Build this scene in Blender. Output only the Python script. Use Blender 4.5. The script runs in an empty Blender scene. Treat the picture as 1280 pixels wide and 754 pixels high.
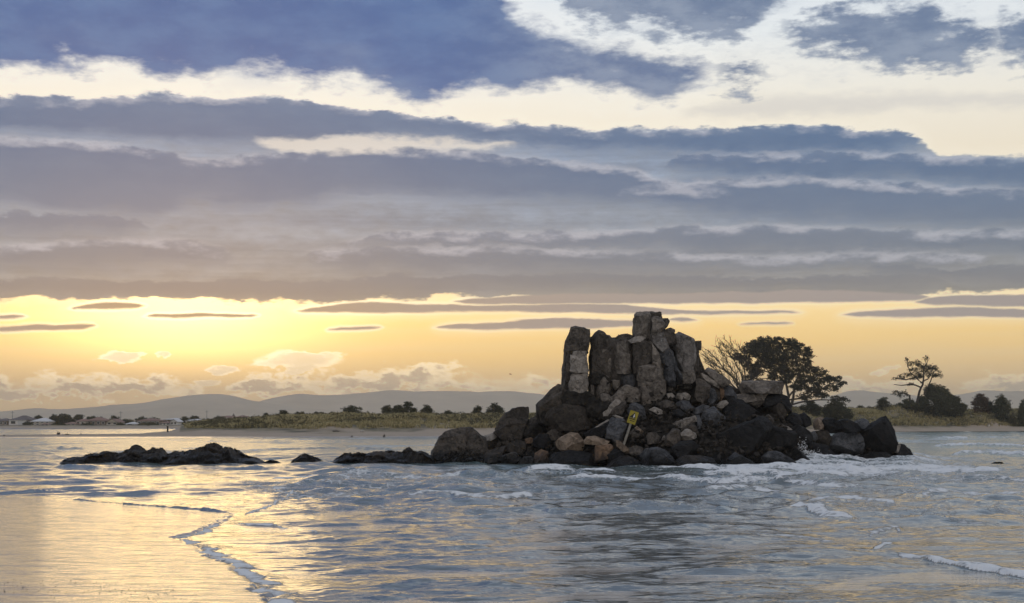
import bpy, bmesh, math, random
import numpy as np
from mathutils import Vector, Matrix, noise as mnoise

random.seed(7)
np.random.seed(7)
S = bpy.context.scene
COL = S.collection
R = math.radians

# ------------------------------------------------------------------ camera
CAM_H = 2.2          # eye height above the still water, metres
FPX = 1778.0         # focal length in photograph pixels
HOR = 527.0          # photograph row of the horizon
cam_d = bpy.data.cameras.new('camera')
cam = bpy.data.objects.new('camera', cam_d)
COL.objects.link(cam)
cam.location = (0, 0, CAM_H)
cam.rotation_euler = (R(90), 0, 0)
cam_d.sensor_width = 36.0
cam_d.lens = 36.0 * FPX / 1280.0
cam_d.shift_y = (HOR - 377.0) / 1280.0
cam_d.clip_start = 0.1
cam_d.clip_end = 40000
S.camera = cam
S.view_settings.view_transform = 'Standard'
S.view_settings.look = 'None'
S.view_settings.exposure = 0.0
S.view_settings.gamma = 1.0
S.cycles.use_denoising = True
S.cycles.max_bounces = 6
S.cycles.volume_bounces = 1
S.cycles.sample_clamp_indirect = 6.0

SUN_AZ = -13.0       # degrees, left of the view axis
SUN_EL = 4.2


# ------------------------------------------------------------------ node helper
class NT:
    def __init__(self, tree):
        self.t = tree
        self.n = tree.nodes
        self.l = tree.links

    def node(self, kind, **kw):
        nd = self.n.new(kind)
        for k, v in kw.items():
            setattr(nd, k, v)
        return nd

    def put(self, sock, val):
        if isinstance(val, bpy.types.NodeSocket):
            self.l.new(val, sock)
        elif val is not None:
            if sock.type == 'RGBA' and len(val) == 3:
                val = (*val, 1.0)
            sock.default_value = val

    def m(self, op, a, b=None, c=None, clamp=False):
        nd = self.node('ShaderNodeMath', operation=op, use_clamp=clamp)
        for i, v in enumerate((a, b, c)):
            if v is not None:
                self.put(nd.inputs[i], v)
        return nd.outputs[0]

    def ss(self, x, a, b, lo=0.0, hi=1.0):
        nd = self.node('ShaderNodeMapRange', interpolation_type='SMOOTHSTEP')
        for i, v in enumerate((x, a, b, lo, hi)):
            self.put(nd.inputs[i], v)
        return nd.outputs[0]

    def lin(self, x, a, b, lo=0.0, hi=1.0):
        nd = self.node('ShaderNodeMapRange')
        for i, v in enumerate((x, a, b, lo, hi)):
            self.put(nd.inputs[i], v)
        return nd.outputs[0]

    def xyz(self, x, y, z):
        nd = self.node('ShaderNodeCombineXYZ')
        for i, v in enumerate((x, y, z)):
            self.put(nd.inputs[i], v)
        return nd.outputs[0]

    def noise(self, vec, scale=1.0, detail=4.0, rough=0.55, dist=0.0):
        nd = self.node('ShaderNodeTexNoise')
        self.put(nd.inputs['Vector'], vec)
        nd.inputs['Scale'].default_value = scale
        nd.inputs['Detail'].default_value = detail
        nd.inputs['Roughness'].default_value = rough
        nd.inputs['Distortion'].default_value = dist
        return nd.outputs[0]

    def voro(self, vec, scale=1.0, feature='F1', rnd=1.0):
        nd = self.node('ShaderNodeTexVoronoi', feature=feature)
        self.put(nd.inputs['Vector'], vec)
        nd.inputs['Scale'].default_value = scale
        nd.inputs['Randomness'].default_value = rnd
        return nd

    def mix(self, fac, a, b, mode='MIX'):
        nd = self.node('ShaderNodeMix', data_type='RGBA', blend_type=mode)
        self.put(nd.inputs[0], fac)
        self.put(nd.inputs[6], a)
        self.put(nd.inputs[7], b)
        return nd.outputs[2]

    def ramp(self, fac, stops, interp='LINEAR'):
        nd = self.node('ShaderNodeValToRGB')
        cr = nd.color_ramp
        cr.interpolation = interp
        while len(cr.elements) < len(stops):
            cr.elements.new(0.5)
        for e, (p, c) in zip(cr.elements, stops):
            e.position = p
            e.color = (*c, 1.0) if len(c) == 3 else c
        self.put(nd.inputs[0], fac)
        return nd.outputs[0]

    def m_add3(self, vec, n, k=.35):
        o = self.node('ShaderNodeVectorMath', operation='ADD')
        self.put(o.inputs[0], vec)
        kk = self.m('MULTIPLY', n, k)
        self.put(o.inputs[1], self.xyz(kk, kk, kk))
        return o.outputs[0]

    def vscale(self, vec, s):
        nd = self.node('ShaderNodeVectorMath', operation='MULTIPLY')
        self.put(nd.inputs[0], vec)
        self.put(nd.inputs[1], s)
        return nd.outputs[0]


# ------------------------------------------------------------------ sky
world = bpy.data.worlds.new('World')
S.world = world
world.use_nodes = True
wt = NT(world.node_tree)
wt.n.clear()
w_out = wt.node('ShaderNodeOutputWorld')
w_bg = wt.node('ShaderNodeBackground')
wt.l.new(w_bg.outputs[0], w_out.inputs[0])
w_bg.inputs[1].default_value = 0.1
sky = wt.node('ShaderNodeTexSky', sky_type='NISHITA')
sky.sun_disc = False
sky.sun_elevation = R(SUN_EL)
sky.sun_rotation = R(SUN_AZ)
sky.air_density = 1.2
sky.dust_density = 2.0

tc = wt.node('ShaderNodeTexCoord')
sep = wt.node('ShaderNodeSeparateXYZ')
wt.l.new(tc.outputs['Generated'], sep.inputs[0])
dx, dy, dz = sep.outputs
hh = wt.m('MAXIMUM', wt.m('SQRT', wt.m('ADD', wt.m('MULTIPLY', dx, dx), wt.m('MULTIPLY', dy, dy))), 0.02)
Vt = wt.m('MULTIPLY', wt.m('DIVIDE', dz, hh), FPX)             # tangent of elevation
Ve = wt.m('MULTIPLY', wt.m('ARCTAN2', dz, hh), FPX)            # elevation angle
Ua = wt.m('MULTIPLY', wt.m('ARCTAN2', dx, dy), FPX)            # azimuth
cx = wt.m('MULTIPLY', wt.m('DIVIDE', dx, hh), FPX)
cy = wt.m('MULTIPLY', wt.m('DIVIDE', dy, hh), FPX)


def cyl(su, sv, shift=0.0):
    return wt.xyz(wt.m('ADD', wt.m('DIVIDE', cx, su), shift), wt.m('DIVIDE', cy, su), wt.m('DIVIDE', Ve, sv))


n_big = wt.noise(cyl(230, 75), 1, 5, 0.55)
n_mid = wt.noise(cyl(64, 26, 3.1), 1, 7, 0.6)
n_fine = wt.noise(cyl(26, 9, 7.7), 1, 5, 0.6)
n_str = wt.noise(cyl(420, 15, 1.3), 1, 5, 0.55)
n_puff = wt.noise(cyl(34, 15, 5.2), 1, 9, 0.64)
cb = wt.m('SUBTRACT', n_big, 0.5)
cm = wt.m('SUBTRACT', n_mid, 0.5)
cf = wt.m('SUBTRACT', n_fine, 0.5)

Uw = wt.m('ADD', Ua, wt.m('MULTIPLY', cb, 70.0))
XN = wt.lin(Uw, -1400, 1400, 0, 1)
V_deck = wt.m('ADD', Vt, wt.m('ADD', wt.m('MULTIPLY', cm, 30.0), wt.m('MULTIPLY', cf, 15.0)))
V_up = wt.m('ADD', Vt, wt.m('ADD', wt.m('MULTIPLY', cm, 78.0), wt.m('MULTIPLY', cf, 26.0)))
V_lens = wt.m('ADD', Vt, wt.m('ADD', wt.m('MULTIPLY', cm, 7.0), wt.m('MULTIPLY', cf, 3.0)))


def fcurve(pts):
    nd = wt.node('ShaderNodeFloatCurve')
    cu = nd.mapping.curves[0]
    nd.mapping.extend = 'HORIZONTAL'
    pts = sorted(pts)
    cu.points[0].location = pts[0]
    cu.points[1].location = pts[-1]
    for p in pts[1:-1]:
        cu.points.new(*p)
    for p in cu.points:
        p.handle_type = 'AUTO_CLAMPED'
    nd.mapping.update()
    wt.put(nd.inputs['Value'], XN)
    return wt.m('MULTIPLY_ADD', nd.outputs[0], 1000.0, -100.0)


def band(pts, vsrc, st, sb):
    """A bank of cloud between an upper and a lower edge, both traced along the azimuth."""
    pts = sorted(pts)
    if pts[0][0] > 5:
        x, t, b = pts[0]
        pts = [(x - 26, (t + b) / 2 + 8, (t + b) / 2 - 8)] + pts
    else:
        x, t, b = pts[0]
        pts = [(-700, t + 12, b - 6), (-420, t + 4, b)] + pts
    if pts[-1][0] < 1275:
        x, t, b = pts[-1]
        pts = pts + [(x + 26, (t + b) / 2 + 8, (t + b) / 2 - 8)]
    else:
        x, t, b = pts[-1]
        pts = pts + [(1700, t + 4, b), (1980, t + 12, b - 6)]
    tp, bp = [], []
    for px, t, b in pts:
        az = math.atan((px - 640) / FPX)
        u = (az * FPX + 1400) / 2800
        tp.append((u, ((HOR - t) * math.cos(az) + 100) / 1000))
        bp.append((u, ((HOR - b) * math.cos(az) + 100) / 1000))
    T, B = fcurve(tp), fcurve(bp)
    up = wt.ss(wt.m('SUBTRACT', vsrc, B), -sb, sb)
    dn = wt.ss(wt.m('SUBTRACT', T, vsrc), -st, st)
    return wt.m('MULTIPLY', up, dn)


def vmax(items):
    o = items[0]
    for i in items[1:]:
        o = wt.m('MAXIMUM', o, i)
    return o


sd = Vector((math.sin(R(SUN_AZ)) * math.cos(R(SUN_EL)), math.cos(R(SUN_AZ)) * math.cos(R(SUN_EL)), math.sin(R(SUN_EL))))
# a glow that is flatter than it is wide: the sun sits behind the low veil
su_ = (wt.m('DIVIDE', wt.m('SUBTRACT', Ua, R(SUN_AZ) * FPX), 270.0))
sv_ = (wt.m('DIVIDE', wt.m('SUBTRACT', Vt, math.tan(R(SUN_EL)) * FPX), 95.0))
r2 = wt.m('ADD', wt.m('MULTIPLY', su_, su_), wt.m('MULTIPLY', sv_, sv_))
glow = wt.m('DIVIDE', 1.0, wt.m('ADD', 1.0, wt.m('MULTIPLY', r2, 1.6)))
glow_core = wt.m('POWER', 2.718, wt.m('MULTIPLY', r2, -3.2))
dotn = wt.node('ShaderNodeVectorMath', operation='DOT_PRODUCT')
wt.l.new(tc.outputs['Generated'], dotn.inputs[0])
dotn.inputs[1].default_value = sd
front = wt.lin(dotn.outputs['Value'], -0.3, 0.95)              # 1 towards the sun, 0 away

vn = wt.lin(Vt, 0, 1000)
clear = wt.ramp(vn, [(0.0, (.98, .68, .29)), (.05, (1.18, .77, .27)), (.11, (1.22, .80, .23)), (.155, (1.18, .88, .38)),
                     (.30, (.86, .76, .58)), (.40, (.85, .82, .73)), (.48, (.76, .81, .84)), (.70, (.42, .55, .74)), (1.0, (.26, .40, .64))])
clear_far = wt.ramp(vn, [(0, (.55, .50, .48)), (.2, (.52, .50, .50)), (.5, (.46, .48, .54)), (1, (.30, .37, .50))])
clear = wt.mix(front, clear_far, clear)
band_n = wt.ss(n_str, 0.35, 0.75)
clear = wt.mix(wt.m('MULTIPLY', wt.m('MULTIPLY', band_n, 0.25), wt.ss(Vt, 40, 260, 1, 0)), clear, (1.0, .85, .55))
clear = wt.mix(wt.m('MULTIPLY', glow, 1.0), clear, wt.mix(1.0, clear, (.60, .40, .13), 'ADD'))
clear = wt.mix(glow_core, clear, wt.mix(1.0, clear, (1.9, 1.3, .48), 'ADD'))

# --- middle deck
D_top = [(0, 123), (100, 122), (200, 119), (300, 120), (400, 128), (480, 140), (560, 148), (640, 155), (750, 162), (850, 160), (920, 163), (1000, 157),
         (1050, 160), (1100, 163), (1150, 171), (1180, 188), (1230, 192), (1280, 196)]
D_bot = [(0, 376), (100, 373), (200, 374), (300, 377), (400, 378), (500, 374), (560, 372), (640, 371), (760, 372), (850, 368), (1000, 370), (1100, 370), (1180, 366), (1280, 362)]
btm = dict(D_bot)
deck_pts = []
bx = [p[0] for p in D_bot]
by = [p[1] for p in D_bot]
for x, t in D_top:
    deck_pts.append((x, t, float(np.interp(x, bx, by))))
deck = band(deck_pts, V_deck, 3.0, 2.5)
deck_col = wt.ramp(vn, [(.15, (.37, .315, .26)), (.19, (.31, .305, .315)), (.25, (.275, .31, .37)), (.33, (.275, .335, .43)), (.40, (.33, .40, .51))])
deck_col = wt.mix(wt.m('MULTIPLY', wt.ss(n_str, 0.42, 0.66), 0.40), deck_col, wt.mix(1.0, deck_col, (.62, .63, .68), 'MULTIPLY'))
deck_col = wt.mix(wt.m('MULTIPLY', wt.ss(n_big, 0.5, 0.8), 0.5), deck_col, (.43, .44, .48))
deck_col = wt.mix(wt.m('MULTIPLY', wt.ss(Vt, 260, 150), 0.40), deck_col, wt.mix(1.0, deck_col, (1.06, 1.0, .93), 'MULTIPLY'))

streaks = [
    [(0, 124, 162), (100, 123, 166), (200, 120, 176), (300, 121, 180), (350, 125, 182), (420, 131, 174), (500, 142, 173), (640, 156, 178), (750, 163, 187), (880, 162, 192),
     (1000, 158, 192), (1100, 164, 190), (1160, 172, 184)],
    [(0, 172, 250), (100, 178, 262), (180, 187, 268), (250, 200, 252), (330, 195, 256), (430, 189, 242), (500, 186, 242), (560, 189, 244), (640, 196, 248), (720, 204, 252),
     (780, 213, 256), (840, 229, 254), (900, 240, 250)],
    [(780, 240, 246), (850, 230, 258), (900, 227, 266), (960, 224, 270), (1050, 225, 274), (1150, 231, 278), (1280, 240, 280)],
    [(850, 196, 214), (950, 194, 222), (1080, 192, 224), (1200, 196, 228), (1280, 200, 234)],
    [(440, 304, 308), (520, 291, 306), (640, 292, 307), (740, 290, 310), (860, 285, 314), (950, 283, 316), (1050, 286, 316), (1150, 290, 314), (1280, 289, 313)],
    [(0, 310, 330), (60, 305, 334), (130, 302, 335), (200, 300, 330), (280, 311, 326)],
    [(400, 316, 326), (500, 311, 336), (600, 310, 338), (720, 314, 338), (850, 318, 338), (960, 321, 336), (1050, 318, 334), (1150, 317, 332), (1225, 322, 327)],
    [(440, 347, 356), (560, 342, 362), (700, 342, 361), (850, 343, 360), (1000, 345, 361), (1100, 344, 362), (1180, 350, 358)],
    [(0, 348, 368), (200, 350, 372), (400, 350, 372), (600, 352, 366)],
    [(0, 266, 286), (90, 268, 290), (180, 276, 288)],
    [(1100, 330, 345), (1200, 334, 352), (1280, 330, 354)],
]
deck_tex = wt.m('MULTIPLY_ADD', cm, .55, wt.m('MULTIPLY_ADD', cf, .60, 1.0))
dsc = wt.node('ShaderNodeVectorMath', operation='SCALE')
wt.put(dsc.inputs[0], deck_col)
wt.put(dsc.inputs['Scale'], deck_tex)
deck_col = wt.mix(1.0, dsc.outputs[0], (.76, .865, .97), 'MULTIPLY')
n_lay = wt.noise(wt.m_add3(cyl(330, 8.5, 2.2), n_mid, 1.6), 1, 4, .6)
deck_col = wt.mix(wt.m('MULTIPLY', wt.ss(n_lay, .46, .66), .42), deck_col, wt.mix(1.0, deck_col, (.62, .68, .76), 'MULTIPLY'))
deck_col = wt.mix(wt.m('MULTIPLY', wt.ss(n_lay, .44, .30), .30), deck_col, wt.mix(1.0, deck_col, (1.45, 1.38, 1.30), 'MULTIPLY'))
s_mask = [band(p, V_deck, 2.5, 13.0) for p in streaks]
s_all = wt.m('MULTIPLY', vmax(s_mask), wt.lin(n_mid, 0.25, 0.6, 0.80, 1.0))
s_rim = vmax([band([(x, t - 4, t + 6) for x, t, b in p], V_deck, 3.5, 5.0) for p in streaks[:7]])
s_col = wt.ramp(vn, [(.15, (.185, .185, .20)), (.20, (.125, .168, .24)), (.26, (.085, .15, .265)), (.33, (.042, .118, .255)), (.42, (.048, .135, .285))])
# the gap of light under the first long streak
gap = wt.m('MULTIPLY', band([(330, 174, 182), (380, 171, 192), (440, 169, 192), (500, 175, 188), (640, 178, 184)], V_deck, 6, 6), 0.75)

# --- lens clouds below the deck
lens = [
    [(378, 387, 389), (400, 383, 390), (450, 378, 391), (500, 379, 391), (560, 381, 390), (640, 382, 390), (700, 380, 391), (760, 380, 392), (800, 383, 393), (850, 387, 393), (950, 388, 392), (1000, 389, 391)],
    [(580, 376, 379), (640, 371, 381), (720, 367, 380), (800, 367, 379), (900, 365, 379), (1000, 363, 378), (1100, 365, 377), (1160, 369, 373)],
    [(552, 408, 411), (600, 404, 412), (640, 402, 411), (680, 398, 411), (720, 398, 411), (760, 400, 408), (800, 402, 406)],
    [(836, 398, 401), (852, 397, 402), (868, 399, 401)],
    [(1060, 392, 395), (1100, 388, 396), (1150, 385, 396), (1200, 384, 396), (1280, 386, 397)],
    [(1150, 375, 379), (1200, 369, 382), (1280, 369, 383)],
    [(100, 383, 386), (130, 379, 387), (150, 378, 386), (184, 381, 385)],
    [(196, 394, 397), (250, 392, 397), (320, 393, 397)],
    [(0, 408, 414), (60, 405, 412), (104, 404, 408)],
    [(0, 394, 399), (24, 395, 398)],
    [(415, 409, 412), (470, 408, 411)],
    [(930, 404, 406), (985, 403, 406)],
]
l_core = vmax([band(p, V_lens, 1.6, 2.0) for p in lens])
# bright linings: the same outlines, softer and wider
l_halo = vmax([band([(x, t - 2.6, b + 2.6) for x, t, b in p], V_lens, 2.2, 2.2) for p in lens])
l_wide = vmax([band([(x, t - 7, b + 7) for x, t, b in p], V_lens, 8, 8) for p in lens[:6]])
l_col = wt.mix(glow, (.34, .30, .30), (.42, .30, .17))

# --- upper clouds
upper = [
    [(0, -260, 86), (100, -260, 82), (160, -260, 82), (200, -260, 96), (250, -260, 92), (290, -260, 86), (360, -260, 91), (400, -260, 101), (440, -260, 98), (480, -260, 107), (520, -180, 120),
     (548, -110, 126), (575, -60, 112), (610, -30, 104), (640, 16, 112), (680, 32, 108), (720, 48, 108), (760, 60, 112), (800, 66, 121), (835, 72, 124), (862, 82, 116), (884, 92, 102)],
    [(700, -220, 8), (760, -220, 24), (800, -220, 31), (850, -220, 40), (900, -200, 39), (940, -150, 40), (965, -80, 15)],
    [(994, 34, 48), (1030, 15, 66), (1070, 8, 76), (1100, 8, 80), (1160, 15, 82), (1200, 28, 76), (1238, 50, 66)],
    [(912, 90, 106), (930, 84, 111), (956, 92, 104)],
    [(1252, 30, 70), (1280, 22, 76)],
]
V_soft = wt.m('ADD', Vt, wt.m('ADD', wt.m('MULTIPLY', cm, 120.0), wt.m('MULTIPLY', cf, 60.0)))
u_mask = band(upper[0], V_up, 15.0, 15.0)
u_halo = band([(x, t - 12, b + 12) for x, t, b in upper[0]], V_up, 26.0, 24.0)
v_mask = wt.m('MULTIPLY', vmax([band(p, V_soft, 16.0, 16.0) for p in upper[1:]]), .95)
u_col = wt.mix(wt.ss(n_mid, 0.35, 0.7), (.018, .098, .30), (.050, .145, .35))
u_col = wt.mix(wt.m('MULTIPLY', wt.ss(n_big, 0.50, 0.75), 0.38), u_col, (.24, .32, .45))
rt_f = wt.ss(Ua, -130, 160)
u_col = wt.mix(wt.m('MULTIPLY', rt_f, .65), u_col, wt.mix(wt.ss(n_mid, .35, .65), (.105, .165, .29), (.27, .32, .41)))
v_col = wt.mix(wt.ss(n_mid, .32, .68), (.075, .14, .275), (.20, .265, .385))
wisp = wt.m('MULTIPLY', wt.m('MULTIPLY', wt.ss(wt.noise(cyl(150, 46, 6.6), 1, 8, .66), .46, .66), wt.ss(Vt, 395, 440)), .55)
smear = wt.m('MULTIPLY', band([(860, 140, 146), (960, 122, 146), (1060, 118, 140), (1180, 118, 134), (1280, 120, 134)], V_deck, 10, 10), 0.45)

# --- the rest of the sky, above and to the sides of what the picture shows
n_rest = wt.noise(cyl(420, 130, 9.0), 1, 7, 0.58)
rest_cloud = wt.ss(n_rest, 0.40, 0.58)
beyond = wt.m('MAXIMUM', wt.ss(wt.m('ABSOLUTE', Ua), 800, 1250), wt.ss(Ve, 620, 900))
rest_cloud = wt.m('MULTIPLY', rest_cloud, beyond)
rest_col = wt.mix(front, (.50, .47, .46), (.19, .24, .36))
rest_col = wt.mix(wt.ss(n_mid, .3, .7), rest_col, wt.mix(1.0, rest_col, (1.35, 1.3, 1.25), 'MULTIPLY'))

# --- low cumulus along the hills, with burning edges towards the sun
Vp = wt.m('ADD', Vt, wt.m('ADD', wt.m('MULTIPLY', wt.m('SUBTRACT', n_puff, 0.5), 66.0), wt.m('MULTIPLY', cf, 22.0)))
puffs = [
    [(0, 478, 496), (60, 474, 496), (150, 476, 492), (240, 484, 493)],
    [(300, 478, 492), (360, 472, 490), (420, 474, 489), (480, 466, 487), (540, 464, 486), (570, 466, 486), (620, 472, 489), (680, 476, 490)],
    [(1060, 476, 488), (1090, 480, 490), (1140, 484, 490)],
    [(1205, 484, 490), (1240, 474, 488), (1280, 472, 488)],
]
p_soft = vmax([band(p, Vp, 12, 5) for p in puffs])
blobs = [(150, 447, 26, 8), (376, 450, 52, 13), (283, 461, 20, 6), (258, 479, 18, 5), (206, 443, 12, 4), (370, 462, 26, 5), (1100, 465, 10, 4), (1060, 478, 26, 8)]
blob_m = []
for bx_, by_, rx_, ry_ in blobs:
    az = math.atan((bx_ - 640) / FPX)
    a_ = wt.m('DIVIDE', wt.m('SUBTRACT', wt.m('MULTIPLY_ADD', cm, 60.0, wt.m('MULTIPLY_ADD', cf, 50.0, Ua)), az * FPX), rx_ * 1.0)
    b_ = wt.m('DIVIDE', wt.m('SUBTRACT', wt.m('MULTIPLY_ADD', cm, 22.0, wt.m('MULTIPLY_ADD', cf, 26.0, Vt)), (HOR - by_) * math.cos(az)), ry_ * 1.0)
    blob_m.append(wt.m('SUBTRACT', 1.0, wt.m('ADD', wt.m('MULTIPLY', a_, a_), wt.m('MULTIPLY', b_, b_))))
bl = vmax(blob_m)
p_soft = wt.m('MULTIPLY', p_soft, wt.ss(wt.noise(cyl(95, 60, 4.4), 1, 4, .6), .34, .56, .25, 1.0))
p_soft = wt.m('MAXIMUM', p_soft, wt.m('MULTIPLY', wt.ss(bl, -0.35, 0.8), 0.60))
p_core = wt.m('MULTIPLY', wt.ss(p_soft, 0.36, 0.86), .85)
p_edge = wt.m('MULTIPLY', wt.ss(p_soft, 0.06, 0.42), wt.lin(n_fine, .3, .7, .65, 1.0))
p_lite = wt.mix(glow, (1.5, 1.2, .70), (3.2, 2.7, 1.8))
p_dark = wt.mix(glow, (.58, .47, .34), (.74, .54, .25))

# --- put the layers together
c = clear
c = wt.mix(wt.m('MULTIPLY', p_edge, 0.92), c, p_lite)
c = wt.mix(p_core, c, p_dark)
lite = wt.mix(glow, (1.15, 1.0, .70), (2.4, 2.0, 1.25))
c = wt.mix(wt.m('MULTIPLY', l_wide, 0.28), c, lite)
c = wt.mix(wt.m('MULTIPLY', l_halo, wt.m('MULTIPLY', wt.ss(n_str, .30, .55, .45, 1.0), wt.m('MULTIPLY_ADD', glow, .75, .38))), c, lite)
c = wt.mix(wt.m('MULTIPLY', smear, 1.0), c, (.50, .50, .52))
d_halo = band([(x, t - 7, b + 7) for x, t, b in deck_pts], V_deck, 8, 6)
c = wt.mix(wt.m('MULTIPLY', d_halo, 0.25), c, wt.mix(glow, (.98, .93, .82), (1.7, 1.5, 1.0)))
c = wt.mix(deck, c, deck_col)
c = wt.mix(wt.m('MULTIPLY', s_all, deck), c, s_col)
c = wt.mix(wt.m('MULTIPLY', wt.m('MULTIPLY', s_rim, deck), wt.ss(n_mid, .40, .62, .05, .55)), c, (.52, .53, .60))
c = wt.mix(gap, c, (.80, .74, .66))
c = wt.mix(l_core, c, l_col)
c = wt.mix(wt.m('MULTIPLY', u_halo, 0.35), c, (.95, .94, .90))
c = wt.mix(wisp, c, (.50, .56, .64))
c = wt.mix(v_mask, c, v_col)
c = wt.mix(u_mask, c, u_col)
c = wt.mix(rest_cloud, c, rest_col)
below = wt.ss(Vt, -60, -5)
c = wt.mix(below, (.30, .27, .24), c)
c10 = wt.vscale(c, (11.0, 11.0, 11.0))
addn = wt.node('ShaderNodeVectorMath', operation='ADD')
wt.put(addn.inputs[0], c10)
wt.put(addn.inputs[1], wt.vscale(sky.outputs[0], (.06, .06, .06)))
wt.l.new(addn.outputs[0], w_bg.inputs[0])
world.cycles.sampling_method = 'MANUAL'
world.cycles.sample_map_resolution = 1024

# ------------------------------------------------------------------ sun
sun_d = bpy.data.lights.new('sun', 'SUN')
sun = bpy.data.objects.new('sun', sun_d)
COL.objects.link(sun)
sun_d.energy = 0.05
sun_d.angle = R(10.5)
sun_d.color = (1.0, .70, .34)
sun.rotation_euler = Vector(sd).to_track_quat('Z', 'Y').to_euler()
sun.location = (0, 0, 60)


# ------------------------------------------------------------------ object helpers
def P(px, py, D):
    """World point seen at photograph pixel (px, py) at distance D along the view axis."""
    return Vector(((px - 640) / FPX * D, D, CAM_H + (HOR - py) / FPX * D))


BEACH_Y, BEACH_S = 42.0, 0.016      # the beach climbs from the waterline towards the photographer


def beach_z(y):
    return BEACH_S * np.clip(BEACH_Y - y, 0, 75)


def row_dist(py):
    """Distance at which photograph row py meets the sea, or the beach in front of it."""
    k = FPX / (np.asarray(py, float) - HOR)
    D = CAM_H * k
    return np.where(D < BEACH_Y, (CAM_H - BEACH_S * BEACH_Y) * k / (1 - BEACH_S * k), D)


def row_of(y):
    y = np.maximum(y, 1.0)
    return (CAM_H - beach_z(y)) * FPX / y + HOR


def G(px, py):
    """Point of the sea or beach surface seen at photograph pixel (px, py)."""
    D = float(row_dist(py))
    return ((px - 640) / FPX * D, D)


def tag(o, label=None, cat=None, group=None, kind=None):
    if label: o['label'] = label
    if cat: o['category'] = cat
    if group: o['group'] = group
    if kind: o['kind'] = kind
    return o


def empty(name, loc=(0, 0, 0), rz=0.0):
    o = bpy.data.objects.new(name, None)
    COL.objects.link(o)
    o.location = loc
    o.rotation_euler = (0, 0, rz)
    o.empty_display_size = 0.2
    return o


def link_mesh(name, me, mat, parent=None, loc=None):
    o = bpy.data.objects.new(name, me)
    COL.objects.link(o)
    if mat is not None:
        me.materials.append(mat)
    if parent is not None:
        o.parent = parent
    if loc is not None:
        o.location = loc
    return o


def mesh_from(name, verts, faces, mat, parent=None, loc=None, smooth=False):
    me = bpy.data.meshes.new(name)
    me.from_pydata([tuple(v) for v in verts], [], faces)
    me.update()
    if smooth:
        me.polygons.foreach_set('use_smooth', [True] * len(me.polygons))
    return link_mesh(name, me, mat, parent, loc)


def grid_mesh(name, X, Y, Z, mat, attrs=None, smooth=True):
    """A sheet from 2-D arrays of coordinates."""
    nr, nc = X.shape
    co = np.stack([X, Y, Z], -1).reshape(-1, 3).astype(np.float32)
    i = np.arange(nr * nc).reshape(nr, nc)
    q = np.stack([i[:-1, :-1], i[:-1, 1:], i[1:, 1:], i[1:, :-1]], -1).reshape(-1, 4)
    me = bpy.data.meshes.new(name)
    me.vertices.add(len(co))
    me.vertices.foreach_set('co', co.ravel())
    me.loops.add(q.size)
    me.loops.foreach_set('vertex_index', q.ravel().astype(np.int32))
    me.polygons.add(len(q))
    me.polygons.foreach_set('loop_start', (np.arange(len(q)) * 4).astype(np.int32))
    me.polygons.foreach_set('loop_total', np.full(len(q), 4, np.int32))
    if smooth:
        me.polygons.foreach_set('use_smooth', np.ones(len(q), bool))
    me.update(calc_edges=True)
    me.validate()
    for k, a in (attrs or {}).items():
        at = me.attributes.new(k, 'FLOAT', 'POINT')
        at.data.foreach_set('value', a.ravel().astype(np.float32))
    return link_mesh(name, me, mat)


def new_mat(name):
    m = bpy.data.materials.new(name)
    m.use_nodes = True
    t = NT(m.node_tree)
    t.n.clear()
    out = t.node('ShaderNodeOutputMaterial')
    bs = t.node('ShaderNodeBsdfPrincipled')
    t.l.new(bs.outputs[0], out.inputs[0])
    return m, t, bs, out


def plain_mat(name, col, rough=0.7, var=0.25, scale=3.0, bump=0.0):
    m, t, bs, out = new_mat(name)
    g = t.node('ShaderNodeNewGeometry')
    n = t.noise(g.outputs['Position'], scale, 5, 0.6)
    f = t.lin(n, 0.3, 0.7, 1 - var, 1 + var)
    cc = t.node('ShaderNodeVectorMath', operation='SCALE')
    cc.inputs[0].default_value = col
    t.put(cc.inputs['Scale'], f)
    t.put(bs.inputs['Base Color'], cc.outputs[0])
    bs.inputs['Roughness'].default_value = rough
    if bump:
        b = t.node('ShaderNodeBump')
        b.inputs['Distance'].default_value = bump
        t.put(b.inputs['Height'], n)
        t.put(bs.inputs['Normal'], b.outputs[0])
    return m


# vectorised value noise for terrain and water
def vnoise(x, y, seed=0):
    xi = np.floor(x).astype(np.int64)
    yi = np.floor(y).astype(np.int64)
    xf = x - xi
    yf = y - yi
    u = xf * xf * xf * (xf * (xf * 6 - 15) + 10)
    v = yf * yf * yf * (yf * (yf * 6 - 15) + 10)

    def hsh(a, b):
        h = (a * 374761393 + b * 668265263 + seed * 2147483647) & 0xFFFFFFFF
        h = ((h ^ (h >> 13)) * 1274126177) & 0xFFFFFFFF
        h = h ^ (h >> 16)
        return (h & 0xFFFF) / 65535.0
    a, b, c_, d = hsh(xi, yi), hsh(xi + 1, yi), hsh(xi, yi + 1), hsh(xi + 1, yi + 1)
    return (a * (1 - u) + b * u) * (1 - v) + (c_ * (1 - u) + d * u) * v


def fbm(x, y, octv=4, seed=0, gain=0.5):
    s, a, tot = 0, 1.0, 0
    for k in range(octv):
        s = s + a * vnoise(x, y, seed + k * 17)
        tot += a
        a *= gain
        x = x * 2.03 + 11.3
        y = y * 2.03 + 5.7
    return s / tot


def sst(x, a, b):
    t = np.clip((x - a) / (b - a), 0, 1)
    return t * t * (3 - 2 * t)


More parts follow.
